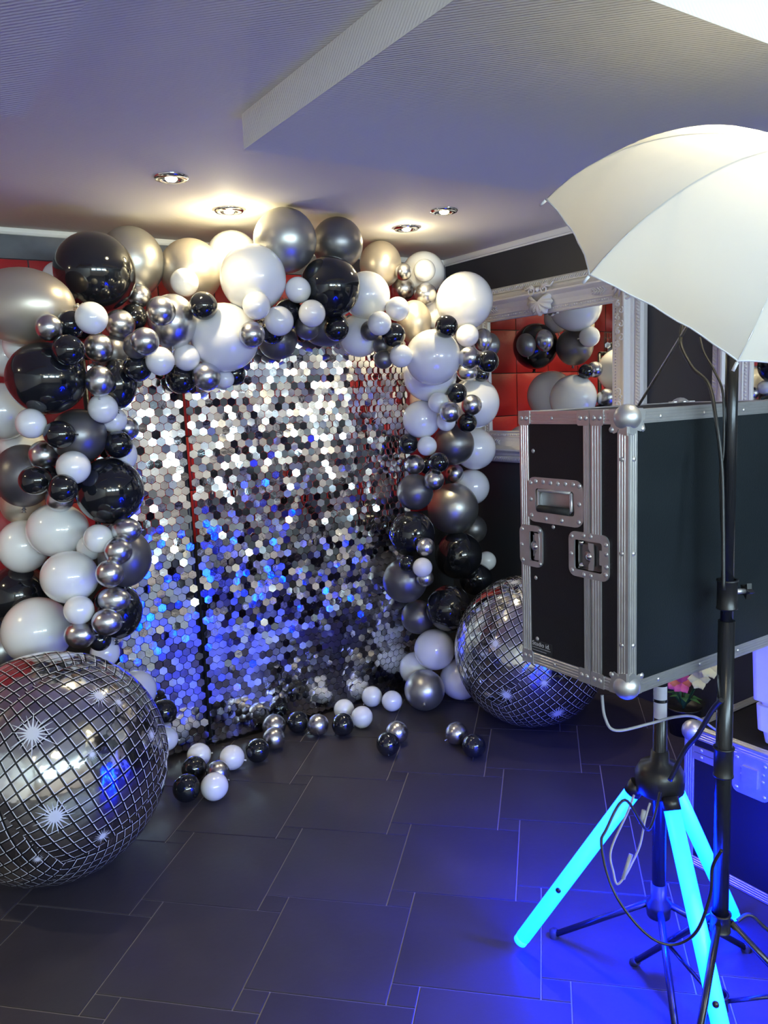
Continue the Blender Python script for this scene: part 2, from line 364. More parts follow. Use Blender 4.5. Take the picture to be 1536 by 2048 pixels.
# px py rx ry colour layer | label  (sizes and bearings; the distance follows from how the balloons lean on each other)
ARCH = """
46 612 100 75 G 2|huge champagne pearl balloon at the far left of the arch, cut by picture edge
190 545 79 79 K 3|huge glossy black balloon at the top left corner of the arch
262 525 65 70 S 1|large pearl silver balloon behind the huge black top left one
118 556 32 32 W 0|cream balloon peeking between the champagne and huge black balloons at top left
382 541 61 63 G 1|large champagne balloon at the upper left with a small white one before it
369 565 28 28 W 3|small white balloon in front of the upper left champagne balloon
407 612 28 28 K 4|small black balloon below the upper left champagne balloon
466 516 53 53 W 0|glowing white balloon right under the left lit ceiling downlight
506 556 66 66 W 2|large cream balloon in the upper arch, left of the topmost silver one
570 481 63 63 S 1|large pearl silver balloon at the very top of the arch touching the ceiling
675 487 51 51 P 1|dark pewter balloon at the top of the arch beside the topmost silver one
660 575 61 61 K 3|large glossy black balloon below the dark pewter one at the arch top
596 580 26 26 W 4|small white balloon against the left edge of the large black top balloon
624 627 27 27 W 4|small white balloon under the left side of the large black top balloon
513 611 28 28 W 4|small white balloon overlapping the lower edge of the large cream balloon
558 642 30 29 W 4|small white balloon lowest of the white four under the arch top
504 669 26 26 C 5|small chrome balloon on the right edge of the biggest white top balloon
450 675 68 68 W 2|biggest white balloon hanging at the inner upper left of the arch
345 643 48 54 C 2|large chrome balloon between the huge black and biggest white balloons
322 622 29 29 C 4|small chrome balloon on the upper left face of the large chrome balloon
277 594 26 26 C 3|small chrome balloon just below the right rim of the huge black balloon
268 636 28 28 K 4|small black balloon between two chrome ones under the huge black balloon
240 649 30 29 C 5|small chrome balloon directly right of the small white upper left one
183 636 32 32 W 5|small white balloon at the lower rim of the huge black corner balloon
98 655 27 26 C 4|small chrome balloon resting on the far left champagne balloon
141 648 27 27 K 3|small black balloon between small chrome and small white at the left
163 657 25 25 K 2|small black balloon half hidden behind the small white upper left balloon
137 700 31 32 K 4|small black balloon below the others on the second huge black balloon
197 696 29 29 C 5|small chrome balloon beneath the small white upper left balloon
290 683 28 28 C 5|small chrome balloon lying over the lower left of the large chrome balloon
228 706 36 34 P 2|medium pewter balloon behind the small chrome pair at the left shoulder
272 692 25 26 P 3|small dark pewter balloon tucked behind a chrome one at the left shoulder
320 722 29 28 W 4|small white balloon left one of the pair over the sequins
373 715 27 27 W 4|small white balloon right one of the pair over the sequins
92 757 77 72 K 3|second huge black balloon of the left column below the champagne one
199 762 28 31 C 5|small chrome balloon at the right side of the second huge black balloon
236 767 37 50 K 2|medium black balloon touching the sequins beside the second huge black one
275 735 28 28 K 2|black balloon under the left of the white pair above the sequins
362 758 30 30 K 3|black balloon hanging over the brightest sequin spot
413 753 29 28 C 3|teardrop chrome balloon right of the black one hanging over sequins
450 758 18 19 W 1|little pale balloon mostly hidden under the biggest white balloon
468 748 22 24 K 0|black balloon mostly hidden behind the biggest white balloon
206 817 30 29 W 5|small white balloon upper of the overlapping pair below the left chrome one
228 840 26 25 W 4|small white balloon lower of the overlapping pair at the column edge
254 857 23 24 C 3|small chrome balloon at the sequin edge below the overlapping white pair
62 847 30 30 W 4|small white balloon at the left below the second huge black balloon
5 823 57 57 W 2|large white balloon cut by the left picture edge above the pewter one
119 869 31 28 K 5|small black balloon on the left face of the pewter column balloon
158 872 53 55 P 3|large dark pewter balloon in the middle of the left column
10 712 46 42 W 0|white balloon at the left edge under the huge champagne one
42 692 36 34 W 0|cream balloon wedged under the huge champagne one at the left
88 911 30 30 C 4|small chrome balloon between the two pewter balloons of the left column
48 951 58 62 P 3|large pewter balloon near the left picture edge
147 935 34 33 W 5|small white balloon left of the big black balloon in the column
70 961 32 29 K 5|small black balloon on the right half of the left edge pewter balloon
97 956 25 24 K 4|small black balloon squeezed behind two black ones at the left
126 977 29 29 K 5|small black balloon at the left rim of the big black column balloon
120 997 28 27 C 4|small chrome balloon mostly covered by a small black one in the column
220 982 66 67 K 4|big glossy black balloon bulging over the sequins in the left column
237 889 28 27 K 5|small black balloon just above the big black balloon in the left column
250 910 24 30 W 2|white balloon behind the top right of the big black column balloon
45 893 46 42 W 1|pale balloon behind the left edge pewter balloon
45 1008 42 42 G 1|taupe pearl balloon behind and below the left edge pewter balloon
115 1060 60 55 W 3|upper right of the three large white balloons in the left column
47 1092 50 53 W 2|leftmost of the three large white balloons in the left column
197 1077 29 29 W 5|small white balloon right of the upper large white column balloon
180 1095 25 27 W 3|small white balloon hidden behind another white one in the column
253 1060 29 26 C 5|upper chrome balloon in the chrome chain below the big black balloon
237 1102 28 27 C 5|second chrome balloon from the top in the lower left chain
220 1147 28 28 C 5|third chrome balloon from the top in the lower left chain
250 1115 52 58 P 3|large pewter balloon behind the lower left chain of chrome balloons
139 1154 56 53 W 4|lowest of the three large white balloons in the left column
38 1190 62 60 K 2|large black balloon at the left edge under the white balloons
75 1262 68 68 W 3|very large white balloon right above the left disco ball
158 1220 30 29 W 5|small white balloon between very large white and chrome balloons low left
228 1199 32 26 C 5|fourth chrome balloon from the top, lying sideways in the lower left chain
214 1244 30 27 C 5|fifth chrome balloon in the lower left chain, on the black one
160 1270 31 27 C 5|lowest chrome balloon of the chain touching the left disco ball
233 1222 51 56 K 3|large black balloon behind the lowest chrome chain, beside blue sequins
200 1280 22 22 K 4|small black balloon tucked above the left disco ball
210 1305 28 30 W 2|white balloon peeking out behind the left disco ball, upper one
5 1300 42 44 S 1|silver balloon at the left edge behind the disco ball
272 1381 40 41 W 1|white balloon beside the right shoulder of the left disco ball
843 839 37 39 W 2|large pale balloon at the inner side of the right column, middle height
877 805 21 21 W 3|small pale balloon left of the small black top one in the right column
892 843 19 20 W 3|small pale balloon under the left chrome of the right column cluster
914 786 20 20 K 5|upper small black balloon of the four ball cluster on the right column
943 810 21 21 C 5|right chrome balloon of the four ball cluster on the right column
900 824 21 21 C 5|left chrome balloon of the four ball cluster on the right column
934 845 20 20 K 4|lower small black balloon of the four ball cluster on the right column
948 806 50 52 W 1|big white balloon behind the four ball cluster beside the mirror
950 898 42 41 W 1|large white balloon at the outer right below the mirror frame
907 889 42 41 P 2|large pewter balloon in the middle of the right column
816 888 21 20 K 3|small black balloon at the sequin edge of the right column
854 892 20 20 W 4|small white balloon between black ones and pewter in the right column
877 925 20 20 K 5|small black balloon on the lower left of the right column pewter
829 929 20 21 C 4|chrome balloon below the small black one at the right sequin edge
855 930 18 20 K 2|small black balloon in shade between chrome ones of the right column
868 960 21 20 C 4|chrome balloon above the big silver ball of the right column, left one
909 947 19 19 C 4|chrome balloon above the big silver ball of the right column, right one
830 984 36 37 P 2|pewter balloon left of the big silver ball in the right column
943 974 36 36 W 1|lowest of the outer white balloons beside the dark wall
906 1017 51 51 S 3|big silver ball shaped balloon halfway down the right column
945 1058 29 29 P 1|dark pewter balloon behind the big silver ball at the right
824 1068 46 46 K 2|large black balloon with blue rim at the inner right column
917 1111 47 48 K 3|large black balloon below the big silver ball of the right column
851 1094 18 20 C 5|small egg shaped chrome balloon between the two large black ones
845 1135 20 20 W 5|small bright white balloon between the large black balloons at right
973 1122 19 20 W 1|cream balloon half hidden by the large black one beside the wall
815 1127 17 17 K 3|small black balloon left of the bright white one in the right column
850 1156 18 17 C 4|small chrome balloon just beneath the bright white one at right
810 1161 44 45 P 2|large bluish pewter balloon low on the inner right column
898 1216 46 47 K 3|lowest large black balloon of the right column beside the disco ball
952 1158 32 34 K 1|black balloon behind the large black ones above the right disco ball
836 1234 34 34 P 2|lowest pewter balloon of the right column with blue edge
761 529 42 46 G 1|champagne balloon at the upper right of the arch top
847 547 43 43 W 0|glowing cream balloon near the right wall corner at the top
849 541 22 22 W 2|small cream balloon in front of the glowing cream balloon
807 544 17 17 C 4|smallest chrome balloon, top of the trio at the upper right
806 578 24 23 C 4|left chrome balloon of the upper right trio
851 589 23 23 C 4|right chrome balloon of the upper right trio
733 591 47 48 W 1|large white balloon right of the large black top balloon
795 618 24 24 W 4|small white balloon under the upper right chrome trio
759 647 24 24 W 4|small white balloon overlapping the lower rim of the large white one
787 670 24 24 K 4|small black balloon under two small white ones at the upper right
741 661 20 20 P 3|small dark pewter balloon left of the small black upper right one
766 691 20 20 P 3|small pewter balloon below the small black upper right one
767 719 19 19 P 4|small pewter balloon lowest of its bunch over the sequins
802 712 23 23 W 4|small lavender white balloon hanging over the red wall gap
828 643 35 42 G 2|champagne balloon at the right shoulder below the chrome trio
720 671 43 42 W 0|large pale balloon behind the small dark bunch at the upper right
929 602 56 58 W 2|large cream balloon at the right shoulder beside the mirror top
893 653 23 23 K 4|small black balloon on the lower left of the right shoulder cream balloon
935 671 23 23 W 5|small white balloon under the right shoulder cream balloon
966 680 19 23 C 4|chrome balloon right of the small white one at the right shoulder
980 690 20 24 P 2|pewter balloon in front of the mirror frame behind a chrome one
938 716 22 22 C 4|chrome balloon below the small white one at the right shoulder
976 723 22 22 K 5|small black balloon overlapping the mirror at the right shoulder
935 745 21 18 C 4|lowest chrome balloon of the right shoulder bunch
963 748 16 16 K 2|little black balloon half hidden under the right shoulder bunch
866 715 56 55 W 2|big white balloon with a light streak at the right shoulder
860 750 54 53 W 1|big white balloon showing below the streaked white one
868 630 28 32 W 0|cream balloon glimpsed between champagne and cream at the right shoulder
673 657 25 25 K 4|small black balloon below the large black top balloon
650 655 46 38 P 1|large pewter balloon above the top of the sequins
615 655 26 24 P 3|small blue tinted pewter balloon above the sequin peak
577 628 30 30 K 2|black balloon behind the small white ones at the arch top
545 665 23 24 K 2|black balloon between small white and pewter over the sequins
555 680 40 39 P 1|pewter balloon above the sequins right of the biggest white balloon
869 1299 41 41 W 5|white balloon resting above large silver floor balloon
"""
FLOORB = """
328 1424 26 K|small black balloon on the floor against the sequins beside the left disco ball
331 1478 25 W|small white balloon touching the right side of the left disco ball
398 1510 24 W|small white balloon at the back of the left floor bunch
388 1537 25 K|small black balloon above the front black one in the left floor bunch
373 1576 28 K|front black balloon of the left floor bunch
436 1545 24 C|chrome balloon behind the front white one of the left floor bunch
429 1573 28 W|front white balloon of the left floor bunch
464 1515 25 W|white floor balloon right of the left bunch
515 1501 24 K|black floor balloon left of the silver pair
548 1477 23 C|front chrome balloon of the silver pair on the floor
548 1452 24 C|rear chrome balloon of the silver pair against the sequins
596 1444 22 K|black floor balloon between two chrome ones at the sequin foot
636 1450 22 C|chrome floor balloon between two black ones
686 1449 23 K|black floor balloon in front of the white four
688 1419 21 W|white floor balloon behind the black one at the sequin foot
724 1434 22 W|white floor balloon right of the black one
744 1393 21 W|left balloon of the rear white pair on the floor
784 1402 21 W|right balloon of the rear white pair on the floor
794 1465 23 C|chrome floor balloon of the lone pair in the middle of the floor
776 1488 24 K|black floor balloon of the lone pair in the middle of the floor
913 1467 23 C|chrome floor balloon of the pair before the right disco ball
948 1492 24 K|black floor balloon of the pair before the right disco ball
849 1380 41 S|large silver balloon on the floor at the foot of the right column
921 1358 42 W|large white balloon on the floor beside the right disco ball
832 1337 34 W|white balloon behind the large silver floor balloon
"""
# ------------------------------------------------------------------ mirrors on the right wall
def wall_mirror(yc, label, full=True):
    z0, z1 = 1.361, 1.996; hy = .4625; y0, y1 = yc-hy, yc+hy; X = XW-.004; fw = .185
    t = thing('framed_mirror', label, 'mirror', (XW-.02, yc, (z0+z1)/2), 'white carved mirrors on the dark wall')
    MB().box((XW-.024, y0-.01, z0-.01), (XW-.018, y1+.01, z1+.01)).build('mirror_glass', 'mirror', t)
    # mitred profile swept round the opening: (outwards, height off the wall)
    prof = [(0, .016), (0, .030), (.006, .034), (.012, .030), (.016, .032), (.030, .036), (.034, .042), (.040, .040), (.060, .044), (.085, .058), (.098, .074), (.104, .080), (.112, .080), (.118, .070), (.130, .056), (.142, .050), (.146, .040), (.150, .046), (.176, .040), (.185, .026), (.185, 0), (0, 0)]
    mb = MB(); n = len(prof); vs = []
    for sy, sz in ((-1, -1), (1, -1), (1, 1), (-1, 1)):
        for d, h in prof: vs.append((X-h, (y0-d if sy < 0 else y1+d), (z0-d if sz < 0 else z1+d)))
    fs = [(a*n+k, a*n+(k+1) % n, ((a+1) % 4)*n+(k+1) % n, ((a+1) % 4)*n+k) for a in range(4) for k in range(n)]
    mb.add(vs, fs); mb.build('frame', 'frame', t)
    # bead row along the inner edge and rope twist on the outer edge
    def along(d):
        pts = []; 
        for (a, b) in (((y0-d, z0-d), (y1+d, z0-d)), ((y1+d, z0-d), (y1+d, z1+d)), ((y1+d, z1+d), (y0-d, z1+d)), ((y0-d, z1+d), (y0-d, z0-d))): pts.append((a, b))
        return pts
    mb = MB()
    for a, b in along(.023):
        Ln = math.hypot(b[0]-a[0], b[1]-a[1]); k = int(Ln/.015)
        for i in range(k):
            u = (i+.5)/k; c = (X-.034, a[0]+(b[0]-a[0])*u, a[1]+(b[1]-a[1])*u)
            mb.lathe([(.0001, .006), (.004, .0045), (.0055, .001), (.0055, -.002)], c, (-1, 0, 0), 6)
    mb.build('bead_row', 'frame', t, stuff=True)
    mb = MB()
    for a, b in along(.163):
        Ln = math.hypot(b[0]-a[0], b[1]-a[1]); k = int(Ln/.016); dy, dz = (b[0]-a[0])/Ln, (b[1]-a[1])/Ln
        for i in range(k):
            u = (i+.5)/k; cy, cz = a[0]+(b[0]-a[0])*u, a[1]+(b[1]-a[1])*u
            p = [Vector((X-.040, cy+dy*s*.010-dz*s*.011*-1, cz+dz*s*.010+dy*s*.011*-1)) for s in (-1, -.4, .4, 1)]
            mb.tube([p[0], p[1]+Vector((-.006, 0, 0)), p[2]+Vector((-.006, 0, 0)), p[3]], [.001, .004, .004, .001], 5)
    mb.build('rope_twist', 'frame', t, stuff=True)
    # leaf sprays
    def spray(cy, cz, dy, dz, ln=.085, d=.052):
        mb = MB(); x = X-.050; n_ = Vector((0, dy, dz)); q = Vector((0, -dz, dy))
        c = Vector((x, cy, cz)); mb.tube([c, c+n_*ln], [.003, .0015], 5)
        for i in range(5):
            for s in (-1, 1):
                b0 = c+n_*ln*(.08+.19*i); tip = b0+n_*.020+q*s*(.026-.003*i)
                mid = (b0+tip)/2+Vector((-.007, 0, 0)); mb.tube([b0, mid, tip], [.002, .0048, .001], 5)
        mb.build('leaf_spray', 'frame', t)
    zt = z1+.055; zb = z0-.055
    for yy, dr in ((y1-.02, -1), (y0+.02, 1)):
        spray(yy-.0*dr, zt+.012, dr, 0); spray(yy, zb-.012, dr, 0)
    # acanthus corners and scroll runs
    def scroll(mb, c, r, turns, flip, dy, dz, wd=.006):
        pts = []
        for i in range(16):
            a = i/15*turns*2*math.pi; rr = r*(1-.82*i/15)
            pts.append(Vector(c)+Vector((-.004-.006*i/15, (math.cos(a)*dy-math.sin(a)*dz*flip)*rr, (math.cos(a)*dz+math.sin(a)*dy*flip)*rr)))
        mb.tube(pts, [wd*(1-.3*i/15) for i in range(16)], 6)
    for sy in (-1, 1):
        for sz in (-1, 1):
            mb = MB(); cy = (y0-.085 if sy < 0 else y1+.085); cz = (z0-.085 if sz < 0 else z1+.085); xx = X-.066
            for a in range(-2, 3):
                ang = math.atan2(-sz, -sy)+a*.42; ln = .085 if a == 0 else .070
                tip = Vector((xx+.01, cy+math.cos(ang)*ln, cz+math.sin(ang)*ln)); c0 = Vector((xx, cy+sy*.03, cz+sz*.03))
                mb.tube([c0, (c0+tip)/2+Vector((-.018, 0, 0)), tip], [.008, .012, .003], 6)
            for fl in (-1, 1):
                scroll(mb, (xx, cy+(sy*.035 if fl > 0 else -sy*.055), cz+(-sz*.055 if fl > 0 else sz*.035)), .024, 1.3, fl, sy, sz)
            mb.build('carved_corner', 'frame', t)
            mb = MB(); 
            for i in range(7):
                zz = cz-sz*(.10+.032*i); 
                if abs(zz-(z0+z1)/2) > .06: scroll(mb, (X-.074, cy+sy*.008*(1 if i % 2 else -1), zz), .017, 1.1, 1 if i % 2 else -1, 0, sz, .0042)
            mb.build('carved_scrollwork', 'frame', t, stuff=True)
    # shell crest in the middle of the top and bottom members
    for cz, sg in ((z1+.090, 1),):
        mb = MB(); xx = X-.074; c = Vector((xx, yc, cz-.03*sg))
        nl = 9; vs = [c+Vector((-.012, 0, -.02*sg))]; ol = []
        for i in range(nl*4+1):
            a = math.radians(-130+260*i/(nl*4)); rr = .084*(1+.09*math.cos(i/4*2*math.pi+math.pi)); ol.append(c+Vector((0, math.sin(a)*rr*.98, -sg*math.cos(a)*rr*.80)))
        mid = [(c*.45+p*.55)+Vector((-.014-.005*math.cos(i/4*2*math.pi+math.pi), 0, 0)) for i, p in enumerate(ol)]
        m_ = len(ol); vs = [c+Vector((-.010, 0, 0))]+mid+ol+[p+Vector((.02, 0, 0)) for p in ol]
        fs = [(0, 1+i, 2+i) for i in range(m_-1)]+[(1+i, 1+m_+i, 2+m_+i, 2+i) for i in range(m_-1)]+[(1+m_+i, 1+2*m_+i, 2+2*m_+i, 2+m_+i) for i in range(m_-1)]
        mb.add(vs, fs, True)
        for s in (-1, 1):
            scroll(mb, (xx, yc+s*.050, cz+.030*sg), .022, 1.4, s, s, sg, .0065)
            mb.tube([(xx, yc+s*.02, cz+.036*sg), (xx-.008, yc+s*.05, cz+.052*sg), (xx, yc+s*.09, cz+.044*sg), (xx, yc+s*.112, cz+.062*sg)], [.008, .010, .008, .003], 6)
            mb.tube([(xx, yc+s*.01, cz-.066*sg), (xx-.008, yc+s*.028, cz-.080*sg), (xx, yc+s*.034, cz-.060*sg)], [.007, .008, .003], 6)
        mb.lathe([(.0001, .020), (.012, .014), (.017, 0)], (xx, yc, cz+.034*sg), (-1, 0, 0), 12)
        mb.build('shell_crest', 'frame', t)
    return t
wall_mirror(3.12, 'white carved baroque framed mirror reflecting balloons, behind the flight case')
wall_mirror(1.46, 'second white carved mirror mostly hidden behind the umbrella and stand pole')

# ------------------------------------------------------------------ balloons
def balloon_mesh(name, m):
    prof = []
    N = 22
    for i in range(N+1):
        a = math.pi*i/N; z = math.cos(a); r = math.sin(a)
        if z < 0: r *= 1-.10*(-z)**2*(1-(-z)); z *= 1.02
        prof.append((max(r, .0005), z))
    prof[-1] = (.045, -1.02)
    mb = MB(); mb.lathe(prof, n=36); o = mb.build(name, m, fix=False)
    # outward normals
    me = o.data
    if me.polygons[5].normal.dot(me.polygons[5].center) < 0: me.flip_normals()
    return o
BAL = {}; KNOT = {}
for k in 'KWCSPG':
    BAL[k] = balloon_mesh('balloon', k)
    kb = MB().lathe([(.045, -1.01), (.040, -1.06), (.075, -1.085), (.075, -1.11), (.035, -1.12), (.050, -1.16), (.085, -1.20), (.001, -1.17)], n=12)
    KNOT[k] = kb.build('knot', k)
used = {k: False for k in 'KWCSPG'}
placed = []
def put_balloon(c, rs, k, axis, label, group, axial=None):
    if used[k]: b = BAL[k].copy(); COL.objects.link(b); kn = KNOT[k].copy(); COL.objects.link(kn)
    else: b = BAL[k]; kn = KNOT[k]; used[k] = True
    b.location = c; b.rotation_mode = 'QUATERNION'; b.rotation_quaternion = (-axis).to_track_quat('Z', 'Y') if False else axis.to_track_quat('Z', 'Y')
    b.scale = (rs, rs, axial or rs); kn.parent = b; tag(b, label, 'balloon', group); return b
GR = {'K': 'black balloons', 'W': 'white balloons', 'C': 'small chrome balloons', 'S': 'pearl silver balloons', 'P': 'pewter balloons', 'G': 'champagne balloons'}
SEQ_Y, SEQ_X0, SEQ_X1, SEQ_TOP = 3.38, .78, 2.385, 1.98
FIX = [((2.75, 3.60, 1.86), .140, 'K', 'black balloon behind the right column, seen in the mirror above the white one'),
       ((2.64, 3.38, 1.84), .112, 'P', 'pewter balloon behind the right column, seen in the mirror'),
       ((2.69, 3.53, 1.555), .150, 'W', 'white balloon behind the right column, seen low in the mirror')]
for c, r, k, lb in FIX:
    placed.append((Vector(c), r)); put_balloon(Vector(c), r, k, Vector((.2, -.3, .9)).normalized(), lb, GR[k]+' of the arch')
rows = []
for ln in ARCH.strip().splitlines():
    a, lb = ln.split('|'); a = a.split(); rows.append((int(a[5]), len(rows), float(a[0]), float(a[1]), float(a[2]), float(a[3]), a[4], lb))
DISC = [(Vector((.406, 2.766, .385)), .385), (Vector((2.531, 2.645, .360)), .360)]
# the floor bunches first
for ln in FLOORB.strip().splitlines():
    a, lb = ln.split('|'); a = a.split(); px, py, rp, k = float(a[0]), float(a[1]), float(a[2]), a[3]
    lo, hi = .5, 9.0; d = ray(px, py)
    for _ in range(50):
        t_ = (lo+hi)/2; p = CAM+d*t_
        if p.z > rp*t_/F*.985: lo = t_
        else: hi = t_
    r = rp*t_/F*.985
    if p.y+r > SEQ_Y-.02 and p.x < SEQ_X1+.03:
        sc_ = (SEQ_Y-.02-r)/p.y; p = CAM+(p-CAM)*sc_; r *= sc_
    ax = Vector((random.uniform(-1, 1), random.uniform(-1, 1), random.uniform(.1, .6))).normalized()
    placed.append((p, r)); put_balloon(p, r, k, ax, lb, 'balloons scattered on the floor')
stack = []
def topz0(x): return 1.82+.27*math.exp(-((x-1.78)/.42)**2)
for lay, idx, px, py, rx, ry, k, lb in sorted(rows):
    rm = (rx+ry)/2; d = ray(px, py)
    def ok(t_):
        p = CAM+d*t_; r = rm*t_/F
        cap = 3.62; k_ = (SEQ_Y-.03)/p.y; zt_ = EYE+(p.z-r-EYE)*k_
        if (p.x-r)*k_ < SEQ_X1+.03 and (p.x+r)*k_ > SEQ_X0-.02 and zt_ < topz0((p.x)*k_)+.02: cap = SEQ_Y-.03-r*.96
        if p.y > cap: return False
        if p.y+r > YW-.05 or p.x+r > XW-.10 or p.z+r > ZC-.004 or p.z-r < .003: return False
        dz = (p-CAM).dot(FW); P2 = Vector(((p-CAM).dot(RT)/dz, (p-CAM).dot(UP)/dz))
        for q, s in placed+DISC:
            if (p-q).length < r+s-.24*min(r, s): return False
        for q, s, lq in stack:      # what hangs over another balloon in the picture stands nearer
            dq = (q-CAM).dot(FW); Q2 = Vector(((q-CAM).dot(RT)/dq, (q-CAM).dot(UP)/dq)); a_, b_ = r/dz, s/dq
            if lay > lq and (P2-Q2).length < a_+b_-.15*min(a_, b_) and dz > dq-.25*s: return False
        return True
    t_ = 5.6
    while t_ > 1.4 and not ok(t_): t_ -= .01
    p = CAM+d*t_; r = rm*t_/F; placed.append((p, r)); stack.append((p, r, lay))
    if abs(rx-ry) <= 2: ax = (-FW*random.uniform(.5, 1)+Vector((random.uniform(-.5, .5), 0, random.uniform(-.2, .6)))).normalized(); put_balloon(p, r, k, ax, lb, GR[k]+' of the arch')
    elif ry > rx: put_balloon(p, rx*t_/F, k, UP.copy(), lb, GR[k]+' of the arch', ry*t_/F)
    else: put_balloon(p, ry*t_/F, k, (RT*(1 if px > 600 else -1)).normalized(), lb, GR[k]+' of the arch', rx*t_/F)
if False: print('balloon depth range', min(p.y for p, r in placed), max(p.y for p, r in placed), [(round(p.x, 2), round(p.y, 2), round(p.z, 2), round(r, 3)) for p, r in placed if p.y < 2.75])

# ------------------------------------------------------------------ disco ball balloons
def disco(c, r, rot, seed, label, stars):
    t = thing('disco_ball_balloon', label, 'foil balloon', (c.x, c.y, 0), 'giant disco ball foil balloons')
    N = 20; vs = []; fs = []; uvs = []
    R = Matrix.Rotation(rot[0], 3, 'X') @ Matrix.Rotation(rot[1], 3, 'Y') @ Matrix.Rotation(rot[2], 3, 'Z')
    rn = random.Random(seed); CELL = 15.0
    for face in range(6):
        o = len(vs); a0 = rn.uniform(.08, .32)
        for i in range(N+1):
            for j in range(N+1):
                a, b = math.tan((i/N-.5)*math.pi/2), math.tan((j/N-.5)*math.pi/2)
                q = [(a, b, 1), (b, a, -1), (1, a, b), (-1, b, a), (b, 1, a), (a, -1, b)][face]
                n = Vector(q).normalized(); e = min(i, N-i, j, N-j)
                rr = r*(1-.010*(e == 0))
                vs.append(c+(R@n)*rr)
        for i in range(N):
            for j in range(N):
                f = (o+i*(N+1)+j, o+(i+1)*(N+1)+j, o+(i+1)*(N+1)+j+1, o+i*(N+1)+j+1); fs.append(f)
                for (ii, jj) in ((i, j), (i+1, j), (i+1, j+1), (i, j+1)):
                    u, v = (ii/N-.5)*CELL, (jj/N-.5)*CELL
                    uvs.append((u*math.cos(a0)-v*math.sin(a0)+50, u*math.sin(a0)+v*math.cos(a0)+50))
    mb = MB(); mb.add(vs, fs, True); o = mb.build('foil_skin', 'foil', t, fix=False)
    uvl = o.data.uv_layers.new(name='UVMap')
    for i, lp in enumerate(uvs): uvl.data[i].uv = lp
    # flip faces whose winding is inwards
    import bmesh
    bm = bmesh.new(); bm.from_mesh(o.data); org = worldloc(t); fl = [f for f in bm.faces if f.normal.dot(f.calc_center_median()+org-c) < 0]
    bmesh.ops.reverse_faces(bm, faces=fl); bm.to_mesh(o.data); bm.free()
    for (px, py, sp) in stars:      # printed starbursts, thin prints laid on the foil
        d = ray(px, py).normalized(); oc = CAM-c; bq = d.dot(oc); disc = bq*bq-(oc.length_squared-r*r)
        if disc <= 0: continue
        hit = CAM+d*(-bq-math.sqrt(disc)); n = (hit-c).normalized(); u = n.orthogonal().normalized(); v = n.cross(u)
        s = sp/F*(hit-CAM).length; K = 36; pts = []
        for i in range(K):
            a = 2*math.pi*i/K; rr = s*(rn.uniform(.65, 1.0) if i % 2 else .26)
            if i % 6 == 3: rr *= 1.25
            p = hit+(u*math.cos(a)+v*math.sin(a))*rr; p = c+(p-c).normalized()*(r*1.004); pts.append(p)
        ins = [c+(p_*.0+hit+(u*math.cos(2*math.pi*i/K)+v*math.sin(2*math.pi*i/K))*s*.2-c).normalized()*(r*1.0045) for i, p_ in enumerate(pts)]
        mb = MB(); mb.add([c+n*r*1.0045]+ins+pts, [(0, 1+i, 1+(i+1) % K) for i in range(K)]+[(1+i, 1+K+i, 1+K+(i+1) % K, 1+(i+1) % K) for i in range(K)]); mb.build('printed_star', 'print', t)
    return t
disco(DISC[0][0], DISC[0][1], (math.radians(-18), math.radians(-28), math.radians(12)), 3, 'giant silver disco ball balloon at the lower left, cut by picture edge',
      [(65, 1467, 40), (198, 1392, 26), (184, 1509, 13), (110, 1633, 36), (303, 1470, 17), (237, 1405, 15), (205, 1672, 17), (75, 1718, 12)])
disco(DISC[1][0], DISC[1][1], (math.radians(24), math.radians(20), math.radians(-8)), 5, 'giant silver disco ball balloon on the floor behind the flight case',
      [(1029, 1165, 20), (991, 1287, 17), (1013, 1390, 20), (1088, 1366, 14), (1115, 1427, 24)])

# ------------------------------------------------------------------ hexagon sequin backdrop
bk = thing('sequin_backdrop', 'silver hexagon sequin panel backdrop hanging inside the balloon arch', 'backdrop', ((SEQ_X0+SEQ_X1)/2, SEQ_Y, 0))
HW, HP, VP_ = .0172, .0362, .0318         # half width, column pitch, row pitch
PW = [(.795, 1.165), (1.195, 1.550), (1.553, 1.911), (1.914, 2.375)]
rs = random.Random(11)
def topz(x): return 1.66+.27*math.exp(-((x-1.78)/.42)**2)
pos = []
rowsN = 62
for si, (xa, xb) in enumerate(PW):
    ncol = int(round((xb-xa)/HP)); pitch = (xb-xa)/ncol
    for r_ in range(rowsN):
        z = .035+r_*VP_
        for c_ in range(ncol+(0 if r_ % 2 else 0)):
            x = xa+pitch*(c_+.5+(.25 if r_ % 2 else -.25))
            if z > topz(x)+.16: continue
            pos.append((x, z, si))
def cellnoise(i, j, k): return random.Random(i*7349+j*9151+k*131).uniform(-1, 1)
def smooth_noise(x, z, s, k):
    u, v = x/s, z/s; i, j = math.floor(u), math.floor(v); fu, fv = u-i, v-j; fu = fu*fu*(3-2*fu); fv = fv*fv*(3-2*fv)
    return (cellnoise(i, j, k)*(1-fu)+cellnoise(i+1, j, k)*fu)*(1-fv)+(cellnoise(i, j+1, k)*(1-fu)+cellnoise(i+1, j+1, k)*fu)*fv
def hexv(bow):
    vs = []
    for i in range(6):
        a = math.radians(30+60*i); vs.append((HW*1.155*math.cos(a), 0, HW*1.155*math.sin(a)))
    return vs, bow
